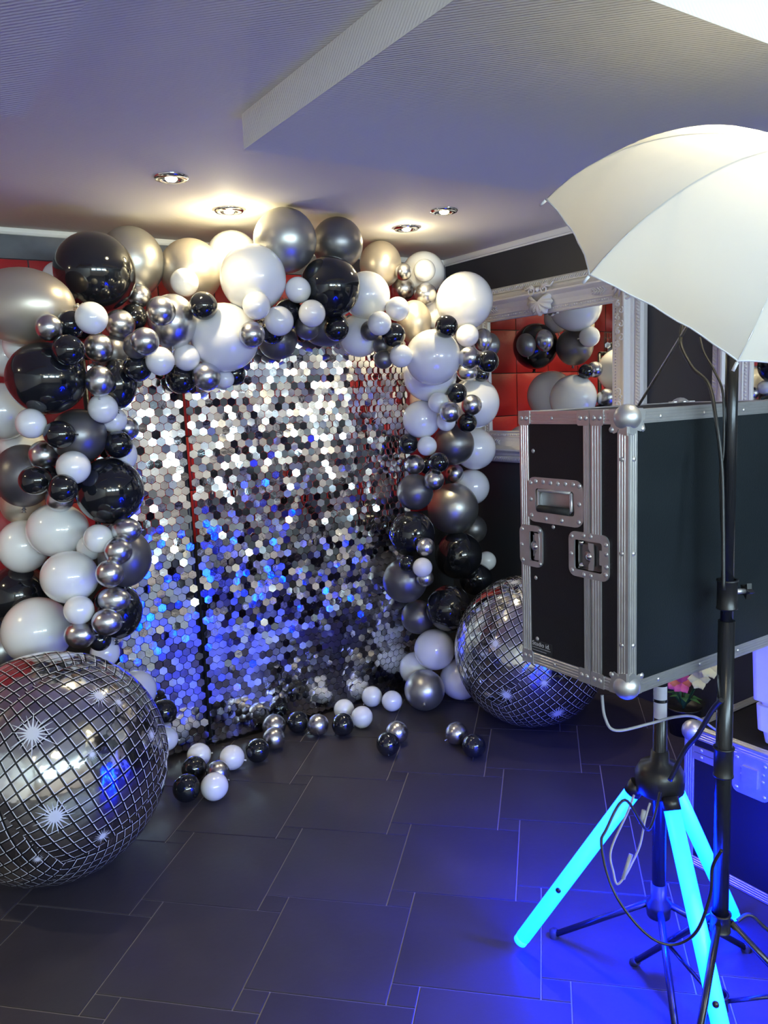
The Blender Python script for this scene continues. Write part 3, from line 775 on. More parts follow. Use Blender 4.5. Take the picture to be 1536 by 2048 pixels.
def hex_geo(bow, bow2):       # thin curved hexagon with a small hole mark at its pin
    vs = [(0, -.0006-bow, 0)]
    for i in range(6):
        a = math.radians(30+60*i); x_, z_ = HW*1.15*math.cos(a), HW*1.15*math.sin(a); vs.append((x_, -.0006+bow2*(x_*z_)/HW, z_))
    fr = list(vs); vs += [fr[i] for i in range(1, 7)] + [(x_, y_+.0008, z_) for x_, y_, z_ in fr[1:]]
    fs = [(0, 1+i, 1+(i+1) % 6) for i in range(6)]+[(7+i, 13+i, 13+(i+1) % 6, 7+(i+1) % 6) for i in range(6)]+[(18, 17, 16, 15, 14, 13)]
    return vs, fs
protos = []
for i in range(6):
    vs, fs = hex_geo(rs.uniform(-.0002, .0003), rs.uniform(-.012, .012)); mb = MB(); mb.add(vs, fs); 
    me = D.meshes.new('sequin'); me.from_pydata(vs, [], fs); me.materials.append(M['sequin']); me.polygons.foreach_set('use_smooth', [True]*6+[False]*7); me.update(); protos.append(me)
items = []
for x, z, si in pos:
    lively = .38+.62*min(1, max(0, (z-.25)/.8))
    tx = (smooth_noise(x, z, .22, 1)*.10+rs.gauss(0, .085))*lively + rs.choice((0, 0, 0, 1))*rs.gauss(0, .20)*lively
    tz = (smooth_noise(x, z, .22, 2)*.16+rs.gauss(0, .12))*lively - .10*lively + rs.choice((0, 0, 0, 0, 1))*rs.gauss(0, .30)*lively
    if x > 2.03 and .9 < z: tz += .27
    if z > 1.05 and x <= 2.03 and rs.random() < .42*min(1, (z-1.05)/.35): tz = -.17-.19*(x-1)+rs.gauss(0, .10); tx = -.05+rs.gauss(0, .065)
    ry = rs.gauss(0, .04)
    items.append((x, z, tx, tz, ry))
def vis(x, z):
    v = Vector((x, SEQ_Y, z))-CAM; dz = v.dot(FW); px, py = CX+F*v.dot(RT)/dz, CY-F*v.dot(UP)/dz
    for q, s in placed+DISC:
        w_ = q-CAM; dq = w_.dot(FW)
        if math.hypot(CX+F*w_.dot(RT)/dq-px, CY-F*w_.dot(UP)/dq-py) < s*F/dq: return False, dz
    return True, dz
order = sorted(range(len(items)), key=lambda i: (not vis(items[i][0], items[i][1])[0], vis(items[i][0], items[i][1])[1]))
near = set(order[:300]); rest = MB(); org = worldloc(bk)
for i, (x, z, tx, tz, ry) in enumerate(items):
    Rm = Matrix.Rotation(tz, 3, 'Z') @ Matrix.Rotation(tx, 3, 'X') @ Matrix.Rotation(ry, 3, 'Y')
    yy = SEQ_Y-.012-abs(tx)*.012-abs(tz)*.012-rs.uniform(0, .002)
    if i in near:
        o = D.objects.new('sequin', protos[i % 6]); COL.objects.link(o); o.parent = bk; o.location = Vector((x, yy, z))-org; o.rotation_euler = Rm.to_euler()
    else:
        me = protos[i % 6]; ofs = Vector((x, yy, z))
        rest.add([Rm@v.co+ofs for v in me.vertices], [tuple(p.vertices) for p in me.polygons]); 
        for k in range(6): rest.sm[-13+k] = True
rest.build('sequin_field', 'sequin', bk, stuff=True, fix=False)
for si, (xa, xb) in enumerate(PW):
    mb = MB(); n = int(round((xb-xa)/HP)); pt = (xb-xa)/n; zt = topz((xa+xb)/2)+.14
    rowz = .035
    while rowz < zt:
        mb.box((xa-.004, SEQ_Y-.003, rowz+.0125), (xb+.004, SEQ_Y, rowz+.0155)); rowz += VP_
    for c_ in range(2*n+1):
        x = xa+pt*c_/2; mb.box((x-.0012, SEQ_Y-.002, .03), (x+.0012, SEQ_Y+.001, zt))
    mb.build('backing_grid', 'net', bk)
pins = MB()
for i, (x, z, tx, tz, ry) in enumerate(items):
    c = Vector((x, SEQ_Y-.018, z+.0125)); s = .0014
    pins.add([c+Vector((-s, 0, 0)), c+Vector((0, 0, s)), c+Vector((s, 0, 0)), c+Vector((0, 0, -s)), c+Vector((0, -s, 0)), c+Vector((0, .016, 0))], [(0, 4, 3), (3, 4, 2), (2, 4, 1), (1, 4, 0), (0, 5, 1), (1, 5, 2), (2, 5, 3), (3, 5, 0)])
pins.build('sequin_pins', 'black', bk, stuff=True, fix=False)
mb = MB()
for x in (SEQ_X0, 1.18, SEQ_X1): mb.tube([(x, SEQ_Y+.03, 0), (x, SEQ_Y+.03, 1.80)], .012, 8)
mb.tube([(SEQ_X0, SEQ_Y+.03, 1.80), (SEQ_X1, SEQ_Y+.03, 1.80)], .012, 8)
mb.tube([(SEQ_X0, SEQ_Y+.03, .02), (SEQ_X1, SEQ_Y+.03, .02)], .012, 8)
mb.build('support_frame', 'black', bk)
# black cloth behind the lower half of the panels
mb = MB(); mb.box((.80, SEQ_Y+.060, .02), (2.36, SEQ_Y+.064, .86)); mb.build('cloth_lining', 'net', bk)

# ------------------------------------------------------------------ flight case (photo booth housing) on the tripod
X0, X1, Y0, Y1, Z0, Z1 = 1.30, 1.90, 1.062, 1.378, .925, 1.533
fc = thing('flight_case', 'black flight case with aluminium edges and ball corners standing on the tripod', 'flight case', ((X0+X1)/2, (Y0+Y1)/2, Z0))
RV = None
def rivet(p, ax, parent, r=.0042):
    global RV
    if RV is None:
        RV = MB().lathe([(.0001, .0022), (.0022, .0020), (.0038, .0010), (.0045, 0)], n=8).build('rivet', 'steel'); o = RV; o.parent = parent; o.location = Vector(p)-worldloc(parent)
    else: o = RV.copy(); COL.objects.link(o); o.parent = parent; o.location = Vector(p)-worldloc(parent)
    o.rotation_mode = 'QUATERNION'; o.rotation_quaternion = Vector(ax).to_track_quat('Z', 'Y'); sc_ = r/.0042; o.scale = (sc_, sc_, sc_)
    return o
def angle_rail(p0, p1, da, db, parent, w=.027, t=.0022, name='edge_rail'):
    # L profile: flange A runs inwards along da on the face whose outward normal is -db, flange B the other way round
    p0, p1, da, db = Vector(p0), Vector(p1), Vector(da), Vector(db)
    def flange(along, nrm):     # ridged outside: four shallow grooves
        pts = []; k = 4; g = w/k
        for i in range(k):
            a = i*g
            pts += [(a+g*.10, 1.0), (a+g*.55, 1.0), (a+g*.68, .45), (a+g*.95, .45)]
        pts = [(0, 1.0)]+pts+[(w, .5), (w, 0)]
        return [along*a+nrm*(h*t) for a, h in pts]
    A = flange(da, -db); B = flange(db, -da)
    loop = [(-da-db)*t]+A+[Vector((0, 0, 0))]+list(reversed(B))
    mb = MB(); mb.prism([p0+q for q in loop], p1-p0); return mb.build(name, 'alu', parent)
ux, uy, uz = Vector((1, 0, 0)), Vector((0, 1, 0)), Vector((0, 0, 1))
JY = 1.162                                   # lid joint on the left face
# panels
hd = (1.205, 1.299, 1.333, 1.357)            # handle recess (y0, z0, y1, z1) in the left face
hd = (1.208, 1.300, 1.330, 1.356)
lt = (1.128, 1.182, 1.208, 1.250)            # butterfly latch recess over the joint
hl = (1.318, 1.180, 1.350, 1.252)            # half latch at the far edge
mb = MB(); panel_holes(mb, X0, X0+.009, Y0+.004, Z0+.004, Y1-.004, Z1-.004, [hd, lt, hl]); mb.build('side_panel', 'panel', fc)
MB().box((X0+.01, Y0, Z0+.004), (X1, Y0+.009, Z1-.004)).build('front_panel', 'panel2', fc)
MB().box((X0+.01, Y1-.009, Z0+.004), (X1, Y1, Z1-.004)).build('rear_panel', 'panel', fc)
MB().box((X1-.009, Y0+.01, Z0+.004), (X1, Y1-.01, Z1-.004)).build('side_panel', 'panel', fc)
MB().box((X0+.004, Y0+.004, Z1-.009), (X1-.004, Y1-.004, Z1)).build('top_panel', 'panel', fc)
MB().box((X0+.004, Y0+.004, Z0), (X1-.004, Y1-.004, Z0+.009)).build('bottom_panel', 'panel', fc)
# edge rails
for (x, dx) in ((X0, 1), (X1, -1)):
    for (y, dy) in ((Y0, 1), (Y1, -1)): angle_rail((x, y, Z0), (x, y, Z1), ux*dx, uy*dy, fc)
    for (z, dz) in ((Z0, 1), (Z1, -1)): angle_rail((x, Y0, z), (x, Y1, z), ux*dx, uz*dz, fc)
for (y, dy) in ((Y0, 1), (Y1, -1)):
    for (z, dz) in ((Z0, 1), (Z1, -1)): angle_rail((X0, y, z), (X1, y, z), uy*dy, uz*dz, fc)
# hybrid extrusion pair along the lid joint
for a, b in ((JY-.030, JY-.001), (JY+.001, JY+.020)):
    mb = MB(); k = 4; g = (b-a)/k
    loop = [(X0, a, Z0+.002)]
    for i in range(k): loop += [(X0-.0035, a+g*(i+.08), Z0+.002), (X0-.0035, a+g*(i+.60), Z0+.002), (X0-.0018, a+g*(i+.72), Z0+.002), (X0-.0018, a+g*(i+.96), Z0+.002)]
    loop += [(X0, b, Z0+.002)]
    for z_a, z_b in ((Z0+.002, lt[1]-.010), (lt[3]+.010, Z1-.002)):
        mb.prism([(p[0], p[1], z_a) for p in loop], (0, 0, z_b-z_a))
    mb.build('joint_rail', 'alu', fc)
# corner brackets with two rivets each
for (ya, yb) in ((Y1-.034, Y1+.003), (JY+.001, JY+.036), (JY-.038, JY-.001)):
    for zz, dz in ((Z0, 1), (Z1, -1)):
        za, zb = sorted((zz-.003*dz, zz+.030*dz)); r_ = .010
        mb = MB(); mb.prism(frame_yz(X0-.0042, ya, za, yb, zb, .006, 3), (.002, 0, 0)); zc_ = zz-.0035*dz
        mb.box((X0-.004, ya, min(zc_, zz)), (X0+.03, yb, max(zc_, zz))); br = mb.build('corner_bracket', 'steel', fc)
        for q in (.28, .72): rivet((X0-.0042, ya+(yb-ya)*q, (za+zb)/2), (-1, 0, 0), br, .0055)
# ball corners on the four left-hand and right-hand corners
def ball_corner(c, dx, dy, dz):
    c = Vector(c); o = c+Vector((dx, dy, dz))*.014; mb = MB()
    prof = [(math.sin(math.pi*i/10)*.0285+.0001, -math.cos(math.pi*i/10)*.0285) for i in range(11)]
    mb.lathe(prof, o, (0, 0, 1), 20); b = mb.build('ball_corner', 'steel', fc)
    # three winged plates
    ax = [ux*dx, uy*dy, uz*dz]
    for i in range(3):
        a, b_, n = ax[i], ax[(i+1) % 3], ax[(i+2) % 3]; t_ = -n*.0045
        pts = []
        prof2 = [(0, 0), (.046, 0), (.050, .010), (.046, .018), (.040, .022), (.043, .034), (.040, .043), (.034, .046), (.026, .043), (.022, .036), (.018, .046), (0, .050)]
        pts = [c+t_+a*u+b_*v for u, v in prof2]
        pl = MB().prism(pts, -t_*.5).build('corner_plate', 'steel', b)
    return b
for x, dx in ((X0, 1), (X1, -1)):
    for y, dy in ((Y0, 1),) if dx == 1 else ((Y0, 1), (Y1, -1)):
        for z, dz in ((Z0, 1), (Z1, -1)): ball_corner((x, y, z), dx, dy, dz)
for (y, dy) in ((Y0, 1),):
    for zz, dz in ((Z1, -1), (Z0, 1)):
        rivet((X0-.0048, Y0+.040, zz+dz*.038), (-1, 0, 0), fc, .006); rivet((X0+.040, Y0-.0048, zz+dz*.038), (0, -1, 0), fc, .006)
# rivets along the rails
for z in (1.434, 1.235, 1.035): rivet((X0-.0025, Y0+.015, z), (-1, 0, 0), fc, .0052); rivet((X0+.015, Y0-.0025, z), (0, -1, 0), fc, .0052)
for y in (1.275,): rivet((X0-.0025, y, Z1-.014), (-1, 0, 0), fc); rivet((X0-.0025, y, Z0+.014), (-1, 0, 0), fc)
for x in (1.40, 1.55, 1.70, 1.84): rivet((x, Y0-.0025, Z1-.015), (0, -1, 0), fc); rivet((x, Y0-.0025, Z0+.015), (0, -1, 0), fc)
for y, z in ((1.337, 1.443), (1.275, 1.269), (1.334, 1.139), (1.332, .988)): rivet((X0-.0003, y, z), (-1, 0, 0), fc, .0050)
# recessed handle
h = thing('x', 'x', 'x', (0, 0, 0)); D.objects.remove(h)
mb = MB(); y0, z0, y1, z1 = 1.182, 1.276, 1.357, 1.382
mb.ring(frame_yz(X0-.0025, y0, z0, y1, z1, .024), frame_yz(X0-.0025, hd[0], hd[1], hd[2], hd[3], .008), (.0025, 0, 0))
mb.box((X0+.020, hd[0]-.002, hd[1]-.002), (X0+.022, hd[2]+.002, hd[3]+.002))
for a, b in (((X0, hd[0]-.002, hd[1]-.002), (X0+.02, hd[0], hd[3]+.002)), ((X0, hd[2], hd[1]-.002), (X0+.02, hd[2]+.002, hd[3]+.002)), ((X0, hd[0], hd[1]-.002), (X0+.02, hd[2], hd[1])), ((X0, hd[0], hd[3]), (X0+.02, hd[2], hd[3]+.002))): mb.box(a, b)
hp = mb.build('handle_dish', 'steel', fc)
# spring handle: side arms and a rubber grip
MB().tube([(X0-.001, hd[0]+.010, hd[3]-.004), (X0-.002, hd[0]+.009, hd[1]+.012), (X0-.003, hd[0]+.014, hd[1]+.008)], .0042, 8).tube([(X0-.001, hd[2]-.010, hd[3]-.004), (X0-.002, hd[2]-.009, hd[1]+.012), (X0-.003, hd[2]-.014, hd[1]+.008)], .0042, 8).tube([(X0-.001, hd[0]+.010, hd[3]-.004), (X0-.001, hd[2]-.010, hd[3]-.004)], .0042, 8).build('handle_arm', 'steel', hp)
MB().tube([(X0-.003, hd[0]+.012, hd[1]+.009), (X0-.003, hd[2]-.012, hd[1]+.009)], .0085, 12).build('handle_grip', 'rubber', hp)
ry_ = [(y0+.012, z1-.012), (y0+.030, z1-.010), (y0+.053, z1-.010), (y0+.076, z1-.011), (y0+.099, z1-.011), (y0+.122, z1-.010), (y0+.146, z1-.010), (y1-.012, z1-.014), (y0+.012, (z0+z1)/2), (y1-.012, (z0+z1)/2), (y0+.014, z0+.013), (y0+.065, z0+.011), (y0+.115, z0+.011), (y1-.014, z0+.014)]
for y, z in ry_: rivet((X0-.0025, y, z), (-1, 0, 0), hp, .0056)
# butterfly latch over the joint
def latch(y0, z0, y1, z1, hy0, hz0, hy1, hz1, half=False):
    mb = MB()
    mb.ring(frame_yz(X0-.0045, y0, z0, y1, z1, .018), frame_yz(X0-.0045, hy0, hz0, hy1, hz1, .006), (.0045, 0, 0))
    mb.box((X0+.013, hy0-.001, hz0-.001), (X0+.015, hy1+.001, hz1+.001))
    for a, b in (((X0, hy0-.002, hz0), (X0+.013, hy0, hz1)), ((X0, hy1, hz0), (X0+.013, hy1+.002, hz1)), ((X0, hy0, hz0-.002), (X0+.013, hy1, hz0)), ((X0, hy0, hz1), (X0+.013, hy1, hz1+.002))): mb.box(a, b)
    d = mb.build('latch_dish', 'steel', fc); yc, zc_ = (hy0+hy1)/2, (hz0+hz1)/2; sc_ = (hz1-hz0)/.068
    # twist body, butterfly wing, hook plate, pivots
    W = .0 if half else .0
    b = MB(); b.box((X0+.004, yc-.006, zc_-.024*sc_), (X0+.008, yc+.022 if not half else yc+.012, zc_+.024*sc_)); b.lathe([(.012, 0), (.012, .004), (.009, .006), (.0001, .006)], (X0+.004, yc+.004, zc_), (-1, 0, 0), 16)
    b.build('latch_body', 'darksteel', d)
    bw = MB(); yb = yc-.010
    xw_ = X0-.0055
    loop = [(xw_, yb-.006, zc_-.030*sc_), (xw_, yb+.008, zc_-.031*sc_), (xw_, yb+.007, zc_-.018*sc_), (xw_, yb+.001, zc_-.009*sc_), (xw_, yb+.012, zc_-.007*sc_), (xw_, yb+.012, zc_+.007*sc_), (xw_, yb+.001, zc_+.009*sc_), (xw_, yb+.007, zc_+.018*sc_), (xw_, yb+.008, zc_+.031*sc_), (xw_, yb-.006, zc_+.030*sc_), (xw_, yb-.008, zc_+.012*sc_), (xw_, yb-.008, zc_-.012*sc_)]
    bw.prism(loop, (.0025, 0, 0)); bw.build('butterfly_wing', 'alu', d)
    MB().box((X0+.0122, hy0, hz0), (X0+.0128, hy1, hz1)).build('latch_recess', 'darksteel', d)
    MB().box((X0+.001, hy0+.002, zc_-.016*sc_), (X0+.004, hy0+.012, zc_+.016*sc_)).build('hook_plate', 'steel', d)
    MB().lathe([(.0001, .004), (.006, .003), (.0075, 0)], (X0-.0055, yb+.006, zc_), (-1, 0, 0), 14).build('pivot', 'chrome', d)
    for s in (-1, 1): MB().lathe([(.0001, .004), (.004, .004), (.0065, 0)], (X0+.008, hy1-.010, zc_+s*.026*sc_), (-1, 0, 0), 12).build('pivot', 'chrome', d)
    pr = [(y1-.009, z1-.012), (y1-.007, zc_), (y1-.010, z0+.012)] + ([(y0+.008, z1-.010), (y0+.008, z0+.010)] if half else [(y0+.007, z1-.020), (y0+.006, zc_+.012), (y0+.006, zc_-.016), (y0+.008, z0+.016), (yc+.012, z1-.007), (yc-.008, z1-.007), (yc+.012, z0+.007), (yc-.008, z0+.007)])
    for y, z in pr: rivet((X0-.0045, y, z), (-1, 0, 0), d, .0052)
    return d
latch(1.110, 1.166, 1.224, 1.268, *lt)
latch(1.308, 1.166, 1.383, 1.266, *hl, half=True)
# sticker with the maker's line
def text(body, size, loc, rot, m, parent, name='label_text', ext=.0002):
    cu = D.curves.new(name, 'FONT'); cu.body = body; cu.size = size; cu.extrude = ext; cu.materials.append(M[m])
    t0 = D.objects.new('t', cu); COL.objects.link(t0); bpy.context.view_layer.update(); me = D.meshes.new_from_object(t0.evaluated_get(bpy.context.evaluated_depsgraph_get())); D.objects.remove(t0)
    o = D.objects.new(name, me); COL.objects.link(o); o.rotation_euler = rot; o.parent = parent; o.location = Vector(loc)-worldloc(parent); return o
st = MB().box((X0-.0007, 1.283, .952), (X0, 1.351, .984)).build('label_sticker', 'black', fc)
rotf = (math.pi/2, 0, -math.pi/2)
text('Studio id.', .0155, (X0-.0010, 1.349, .9705), rotf, 'sticker', st)
for k in range(2):
    mb = MB()
    for i in range(13-3*k): mb.box((X0-.0010, 1.348-.0047*i-.0034, .9645-.007*k), (X0-.0006, 1.348-.0047*i, .9665-.007*k))
    mb.build('small_print', 'cablegrey', st)

# ------------------------------------------------------------------ tripod under the case
TX, TY = 1.600, 1.205
tp = thing('lit_tripod', 'black tripod pole with three glowing blue tube legs under the flight case', 'tripod', (TX, TY, 0))
MB().tube([(TX, TY, .20), (TX, TY, .915)], .0175, 16).build('pole', 'blackmetal', tp)
MB().lathe([(.001, .917), (.07, .917), (.07, .905), (.03, .895), (.022, .85), (.001, .85)], (TX, TY, 0), n=24).build('mount_plate', 'black', tp)
for za, zb, nm in ((.800, .835, 0), (.750, .792, 1)):
    mb = MB(); vs = []; d_ = (Vector((0, 0, 0))-Vector((TX, TY, 0))).normalized(); a0 = math.atan2(d_.y, d_.x)
    K = 8; fs = []
    for z in (za, zb):
        for k in range(K+1): a = a0+math.radians(-62+124*k/K); vs.append((TX+.0181*math.cos(a), TY+.0181*math.sin(a), z))
    fs = [(k, k+1, K+2+k, K+1+k) for k in range(K)]; mb.add(vs, fs, True); mb.build('white_label', 'sticker', tp, fix=False)
MB().lathe([(.001, .545), (.050, .545), (.060, .555), (.062, .600), (.050, .622), (.024, .632), (.022, .66), (.001, .66)], (TX, TY, 0), n=24).build('hub', 'black', tp)
MB().lathe([(.001, .20), (.030, .20), (.032, .235), (.020, .25), (.020, .29), (.001, .29)], (TX, TY, 0), n=20).build('lower_collar', 'black', tp)
F1 = onz(1042, 1880, .03); v1 = Vector((F1.x-TX, F1.y-TY, 0)); RL = v1.length; b1 = math.atan2(v1.y, v1.x)
for k in range(3):
    a = b1+k*2*math.pi/3; dr = Vector((math.cos(a), math.sin(a), 0)); foot = Vector((TX, TY, .030))+dr*RL; top = Vector((TX, TY, .560))+dr*.052
    ax = (foot-top).normalized(); s = MB(); s.tube([top+ax*.03, foot-ax*.012], .0205, 18); lg = s.build('tube_leg', 'tube', tp)
    MB().tube([top, top+ax*.032], .0225, 16).build('end_cap', 'black', lg); MB().tube([foot-ax*.014, foot+ax*.006], .0195, 16).build('end_cap', 'tube', lg)
    nrm = (CAM-(top+ax*.45)).normalized(); nrm = (nrm-ax*nrm.dot(ax)).normalized(); c = top+(foot-top)*(.64 if k == 0 else .72)+nrm*.0202
    MB().lathe([(.0075, -.002), (.0075, .0012), (.0001, .0016)], c, nrm, 14).build('button', 'black', lg)
MB().lathe([(.001, .541), (.040, .541), (.042, .5455), (.001, .5455)], (TX, TY, 0), n=20).build('added_blue_disc', 'tube', tp)  # added glowing disc, the tripod has no such part
bl = D.lights.new('added_blue_fill', 'SPOT'); bl.energy = BLUE_W; bl.color = (.0, .012, 1.0); bl.spot_size = math.radians(165); bl.spot_blend = .5; bl.shadow_soft_size = .04  # added fill light, deepens the blue on the floor round the tripod
blo = D.objects.new('lamp', bl); COL.objects.link(blo); blo.parent = tp; blo.location = (0, 0, .535)  # carries the added blue fill
for k in range(3):
    a = b1+math.radians(-16)+k*2*math.pi/3; dr = Vector((math.cos(a), math.sin(a), 0))
    MB().tube([Vector((TX, TY, .23))+dr*.02, Vector((TX, TY, .012))+dr*.30], .009, 8).build('brace_leg', 'blackmetal', tp)
    MB().lathe([(.014, 0), (.014, .02), (.008, .026), (.001, .026)], Vector((TX, TY, 0))+dr*.305, n=10).build('rubber_foot', 'rubber', tp)

# ------------------------------------------------------------------ light stand
SX, SY = 1.545, .992
ls = thing('light_stand', 'tall black light stand pole in front of the flight case carrying the umbrella', 'light stand', (SX, SY, 0))
MB().tube([(SX, SY, 1.03), (SX, SY, 1.93)], .0135, 16).build('upper_pole', 'blackmetal', ls)
zc2 = onz(1440, 1475, 0); 
MB().tube([(SX, SY, .33), (SX, SY, 1.06)], .0180, 16).build('lower_pole', 'blackmetal', ls)
def collar(z, r, hh, knob=True):
    mb = MB(); mb.lathe([(r*.85, -hh), (r, -hh), (r, -hh*.9), (r*.95, -hh*.85), (r*.95, hh*.85), (r*1.03, hh*.9), (r*1.03, hh), (r*.8, hh)], (SX, SY, z), n=20); c = mb.build('collar', 'black', ls)
    if knob:
        k0 = Vector((SX, SY, z+.005)); kd = Vector((.93, -.35, -.05)).normalized()
        MB().tube([k0+kd*.015, k0+kd*.045], .006, 8).build('knob_screw', 'steel', c)
        kb = MB(); u = kd.cross(uz).normalized(); v = u.cross(kd); pts = []
        for i in range(10):
            a = 2*math.pi*i/10; rr = .019 if i % 2 == 0 else .010; pts.append(k0+kd*.044+(u*math.cos(a)+v*math.sin(a))*rr)
        kb.prism(pts, kd*.012); kb.build('star_knob', 'black', c)
    return c
def z_on_stand(py):
    best = None
    for i in range(300):
        z = i*.007; v = Vector((SX, SY, z))-CAM; y_ = CY-F*v.dot(UP)/v.dot(FW)
        if best is None or abs(y_-py) < best[0]: best = (abs(y_-py), z)
    return best[1]
collar(z_on_stand(1188), .0225, .033); collar(z_on_stand(1520), .0225, .035, False); zl = z_on_stand(1840); collar(zl, .024, .022, False); collar(max(.12, zl-.26), .0225, .02, False)
FV = Vector((SX, SY, 0)); toc = math.atan2(-SY, -SX)
for k, dg in enumerate((-14, 106, 226)):
    a = toc+math.radians(dg); dr = Vector((math.cos(a), math.sin(a), 0)); top = FV+uz*zl+dr*.022; ft = FV+dr*(.26 if k == 0 else .30)+uz*.008
    MB().tube([top, ft], .0085, 8).build('leg', 'blackmetal', ls); 
    zb = max(.12, zl-.26); mid = top+(ft-top)*.55; MB().tube([FV+uz*zb+dr*.02, mid], .005, 6).build('brace', 'blackmetal', ls)
    MB().tube([ft-(ft-top).normalized()*.02, ft+(ft-top).normalized()*.006], .012, 8).build('rubber_tip', 'rubber', ls)

# ------------------------------------------------------------------ umbrella on the stand
un = Vector((.085, .643, -.761)).normalized(); UA = Vector((1.537, .895, 1.974))-un*.055; ua = un.cross(uz).normalized(); ub = un.cross(ua)
UR, UD, URO = .402, .250, 4.577
um = thing('photo_umbrella', 'white translucent photo umbrella glowing at its top, tilted on the light stand', 'umbrella', UA)
def upt(rho, ang, sag=0.0): return UA+un*(UD*(1-math.cos(rho*1.22))/(1-math.cos(1.22))+sag)+(ua*math.cos(ang)+ub*math.sin(ang))*UR*(math.sin(rho*1.22)/math.sin(1.22))
NS = 12; NR = 14
for g in range(8):
    mb = MB(); vs = []; fs = []; a0 = URO-g*math.pi/4; a1 = a0-math.pi/4
    for i in range(NR+1):
        rho = i/NR
        for j in range(NS+1):
            t_ = j/NS; A = upt(rho, a0); B = upt(rho, a1); p = A.lerp(B, t_)
            bulge = 4*t_*(1-t_); mid = upt(rho, (a0+a1)/2)
            ch = upt(rho, a0+(a1-a0)*t_)
            p = p.lerp(ch, .35) - (ua*math.cos((a0+a1)/2)+ub*math.sin((a0+a1)/2))*(bulge*.030*max(0, (rho-.55)/.45)**2)
            p += un*(.0015*math.sin(t_*22+g)*rho*(1-t_)*t_*4)
            vs.append(p)
    for i in range(NR):
        for j in range(NS): q = i*(NS+1)+j; fs.append((q, q+1, q+NS+2, q+NS+1))
    mb.add(vs, fs, True)
    o = mb.build('canopy_panel', 'nylon', um, fix=False)
    hem = [vs[NR*(NS+1)+j] for j in range(NS+1)]; MB().tube(hem, .0016, 5).build('hem', 'white_plastic', o)
for g in range(8):
    a = URO-g*math.pi/4; pts = [upt(i/10, a)+un*.003 for i in range(11)]; tip = pts[-1]+(pts[-1]-pts[-2]).normalized()*.016
    rb = MB().tube(pts+[tip], .0018, 6).build('rib', 'steel', um); MB().tube([pts[-1], tip], .0032, 6).build('rib_tip', 'white_plastic', rb)
    MB().tube([UA+un*.24, upt(.55, a)+un*.004], .0014, 5).build('strut', 'steel', um)
MB().tube([UA-un*.015, UA+un*.63], .0034, 10).build('shaft', 'steel', um)
MB().lathe([(.001, -.02), (.006, -.018), (.009, -.006), (.016, 0), (.001, .002)], UA, un, 14).build('ferrule', 'white_plastic', um)
MB().lathe([(.0042, -.012), (.011, -.012), (.011, .012), (.0042, .012)], UA+un*.24, un, 12).build('runner', 'black', um)
# bulb holder on the stand inside the canopy
HB = Vector((SX, SY, 1.90)); bh = thing('bulb_holder', 'bulb holder with a lit lamp on the stand, hidden inside the umbrella canopy', 'lamp', HB)
MB().box((SX-.018, SY-.018, 1.89), (SX+.018, SY+.018, 1.945)).build('swivel_bracket', 'black', bh)
bd = (UA+Vector((-.035, .0, .05))-Vector((SX, SY, 1.94))).normalized()
BC = Vector((SX-.015, SY-.01, 2.035))
MB().tube([(SX, SY, 1.94), (SX-.008, SY-.005, 1.985)], .020, 16).build('socket', 'black', bh)
pts = []
for i in range(60):
    a = i/59*5*2*math.pi; pts.append(Vector((BC.x+.020*math.cos(a), BC.y+.020*math.sin(a), BC.z-.050+.060*i/59)))
MB().tube(pts, .0055, 8).build('spiral_bulb', 'flashbulb', bh)

# ------------------------------------------------------------------ road case on the floor at the right
RX, RY0, RY1, RZ = 2.13, .80, 1.505, .477; RX1 = 2.80
rc = thing('road_case', 'low black road case with metal edges on the floor at the right, lit blue', 'flight case', ((RX+RX1)/2, (RY0+RY1)/2, 0))
MB().box((RX, RY0, .006), (RX1, RY1, RZ-.078)).build('body', 'panel', rc); MB().box((RX, RY0, RZ-.074), (RX1, RY1, RZ-.002)).build('lid', 'panel', rc)
for (x, dx) in ((RX, 1), (RX1, -1)):
    for (y, dy) in ((RY0, 1), (RY1, -1)): angle_rail((x, y, .004), (x, y, RZ), ux*dx, uy*dy, rc, .034)
    for (z, dz) in ((.004, 1), (RZ, -1)): angle_rail((x, RY0, z), (x, RY1, z), ux*dx, uz*dz, rc, .032)
for (y, dy) in ((RY0, 1), (RY1, -1)):
    for (z, dz) in ((.004, 1), (RZ, -1)): angle_rail((RX, y, z), (RX1, y, z), uy*dy, uz*dz, rc, .032)
for za, zb in ((RZ-.100, RZ-.077), (RZ-.075, RZ-.055)): MB().box((RX-.003, RY0+.03, za), (RX, RY1-.03, zb)).build('joint_rail', 'alu', rc)
for i in range(9):
    for z in (RZ-.088, RZ-.065): rivet((RX-.003, RY1-.06-.07*i, z), (-1, 0, 0), rc, .006)
for x in (RX, RX1):
    for y in (RY0, RY1):
        MB().lathe([(math.sin(math.pi*i/8)*.036+.0001, -math.cos(math.pi*i/8)*.036) for i in range(9)], (x+(.016 if x == RX else -.016), y+(.016 if y == RY0 else -.016), RZ-.016), n=16).build('ball_corner', 'steel', rc)
mb = MB(); mb.prism(frame_yz(RX-.004, 1.215, RZ-.150, 1.335, RZ-.022, .020, 4), (.004, 0, 0)); d = mb.build('latch_dish', 'steel', rc)
MB().box((RX-.012, 1.250, RZ-.115), (RX-.004, 1.300, RZ-.055)).build('butterfly_latch', 'steel', d)
for y, z in ((1.230, RZ-.038), (1.320, RZ-.038), (1.230, RZ-.135), (1.320, RZ-.135)): rivet((RX-.004, y, z), (-1, 0, 0), d, .006)
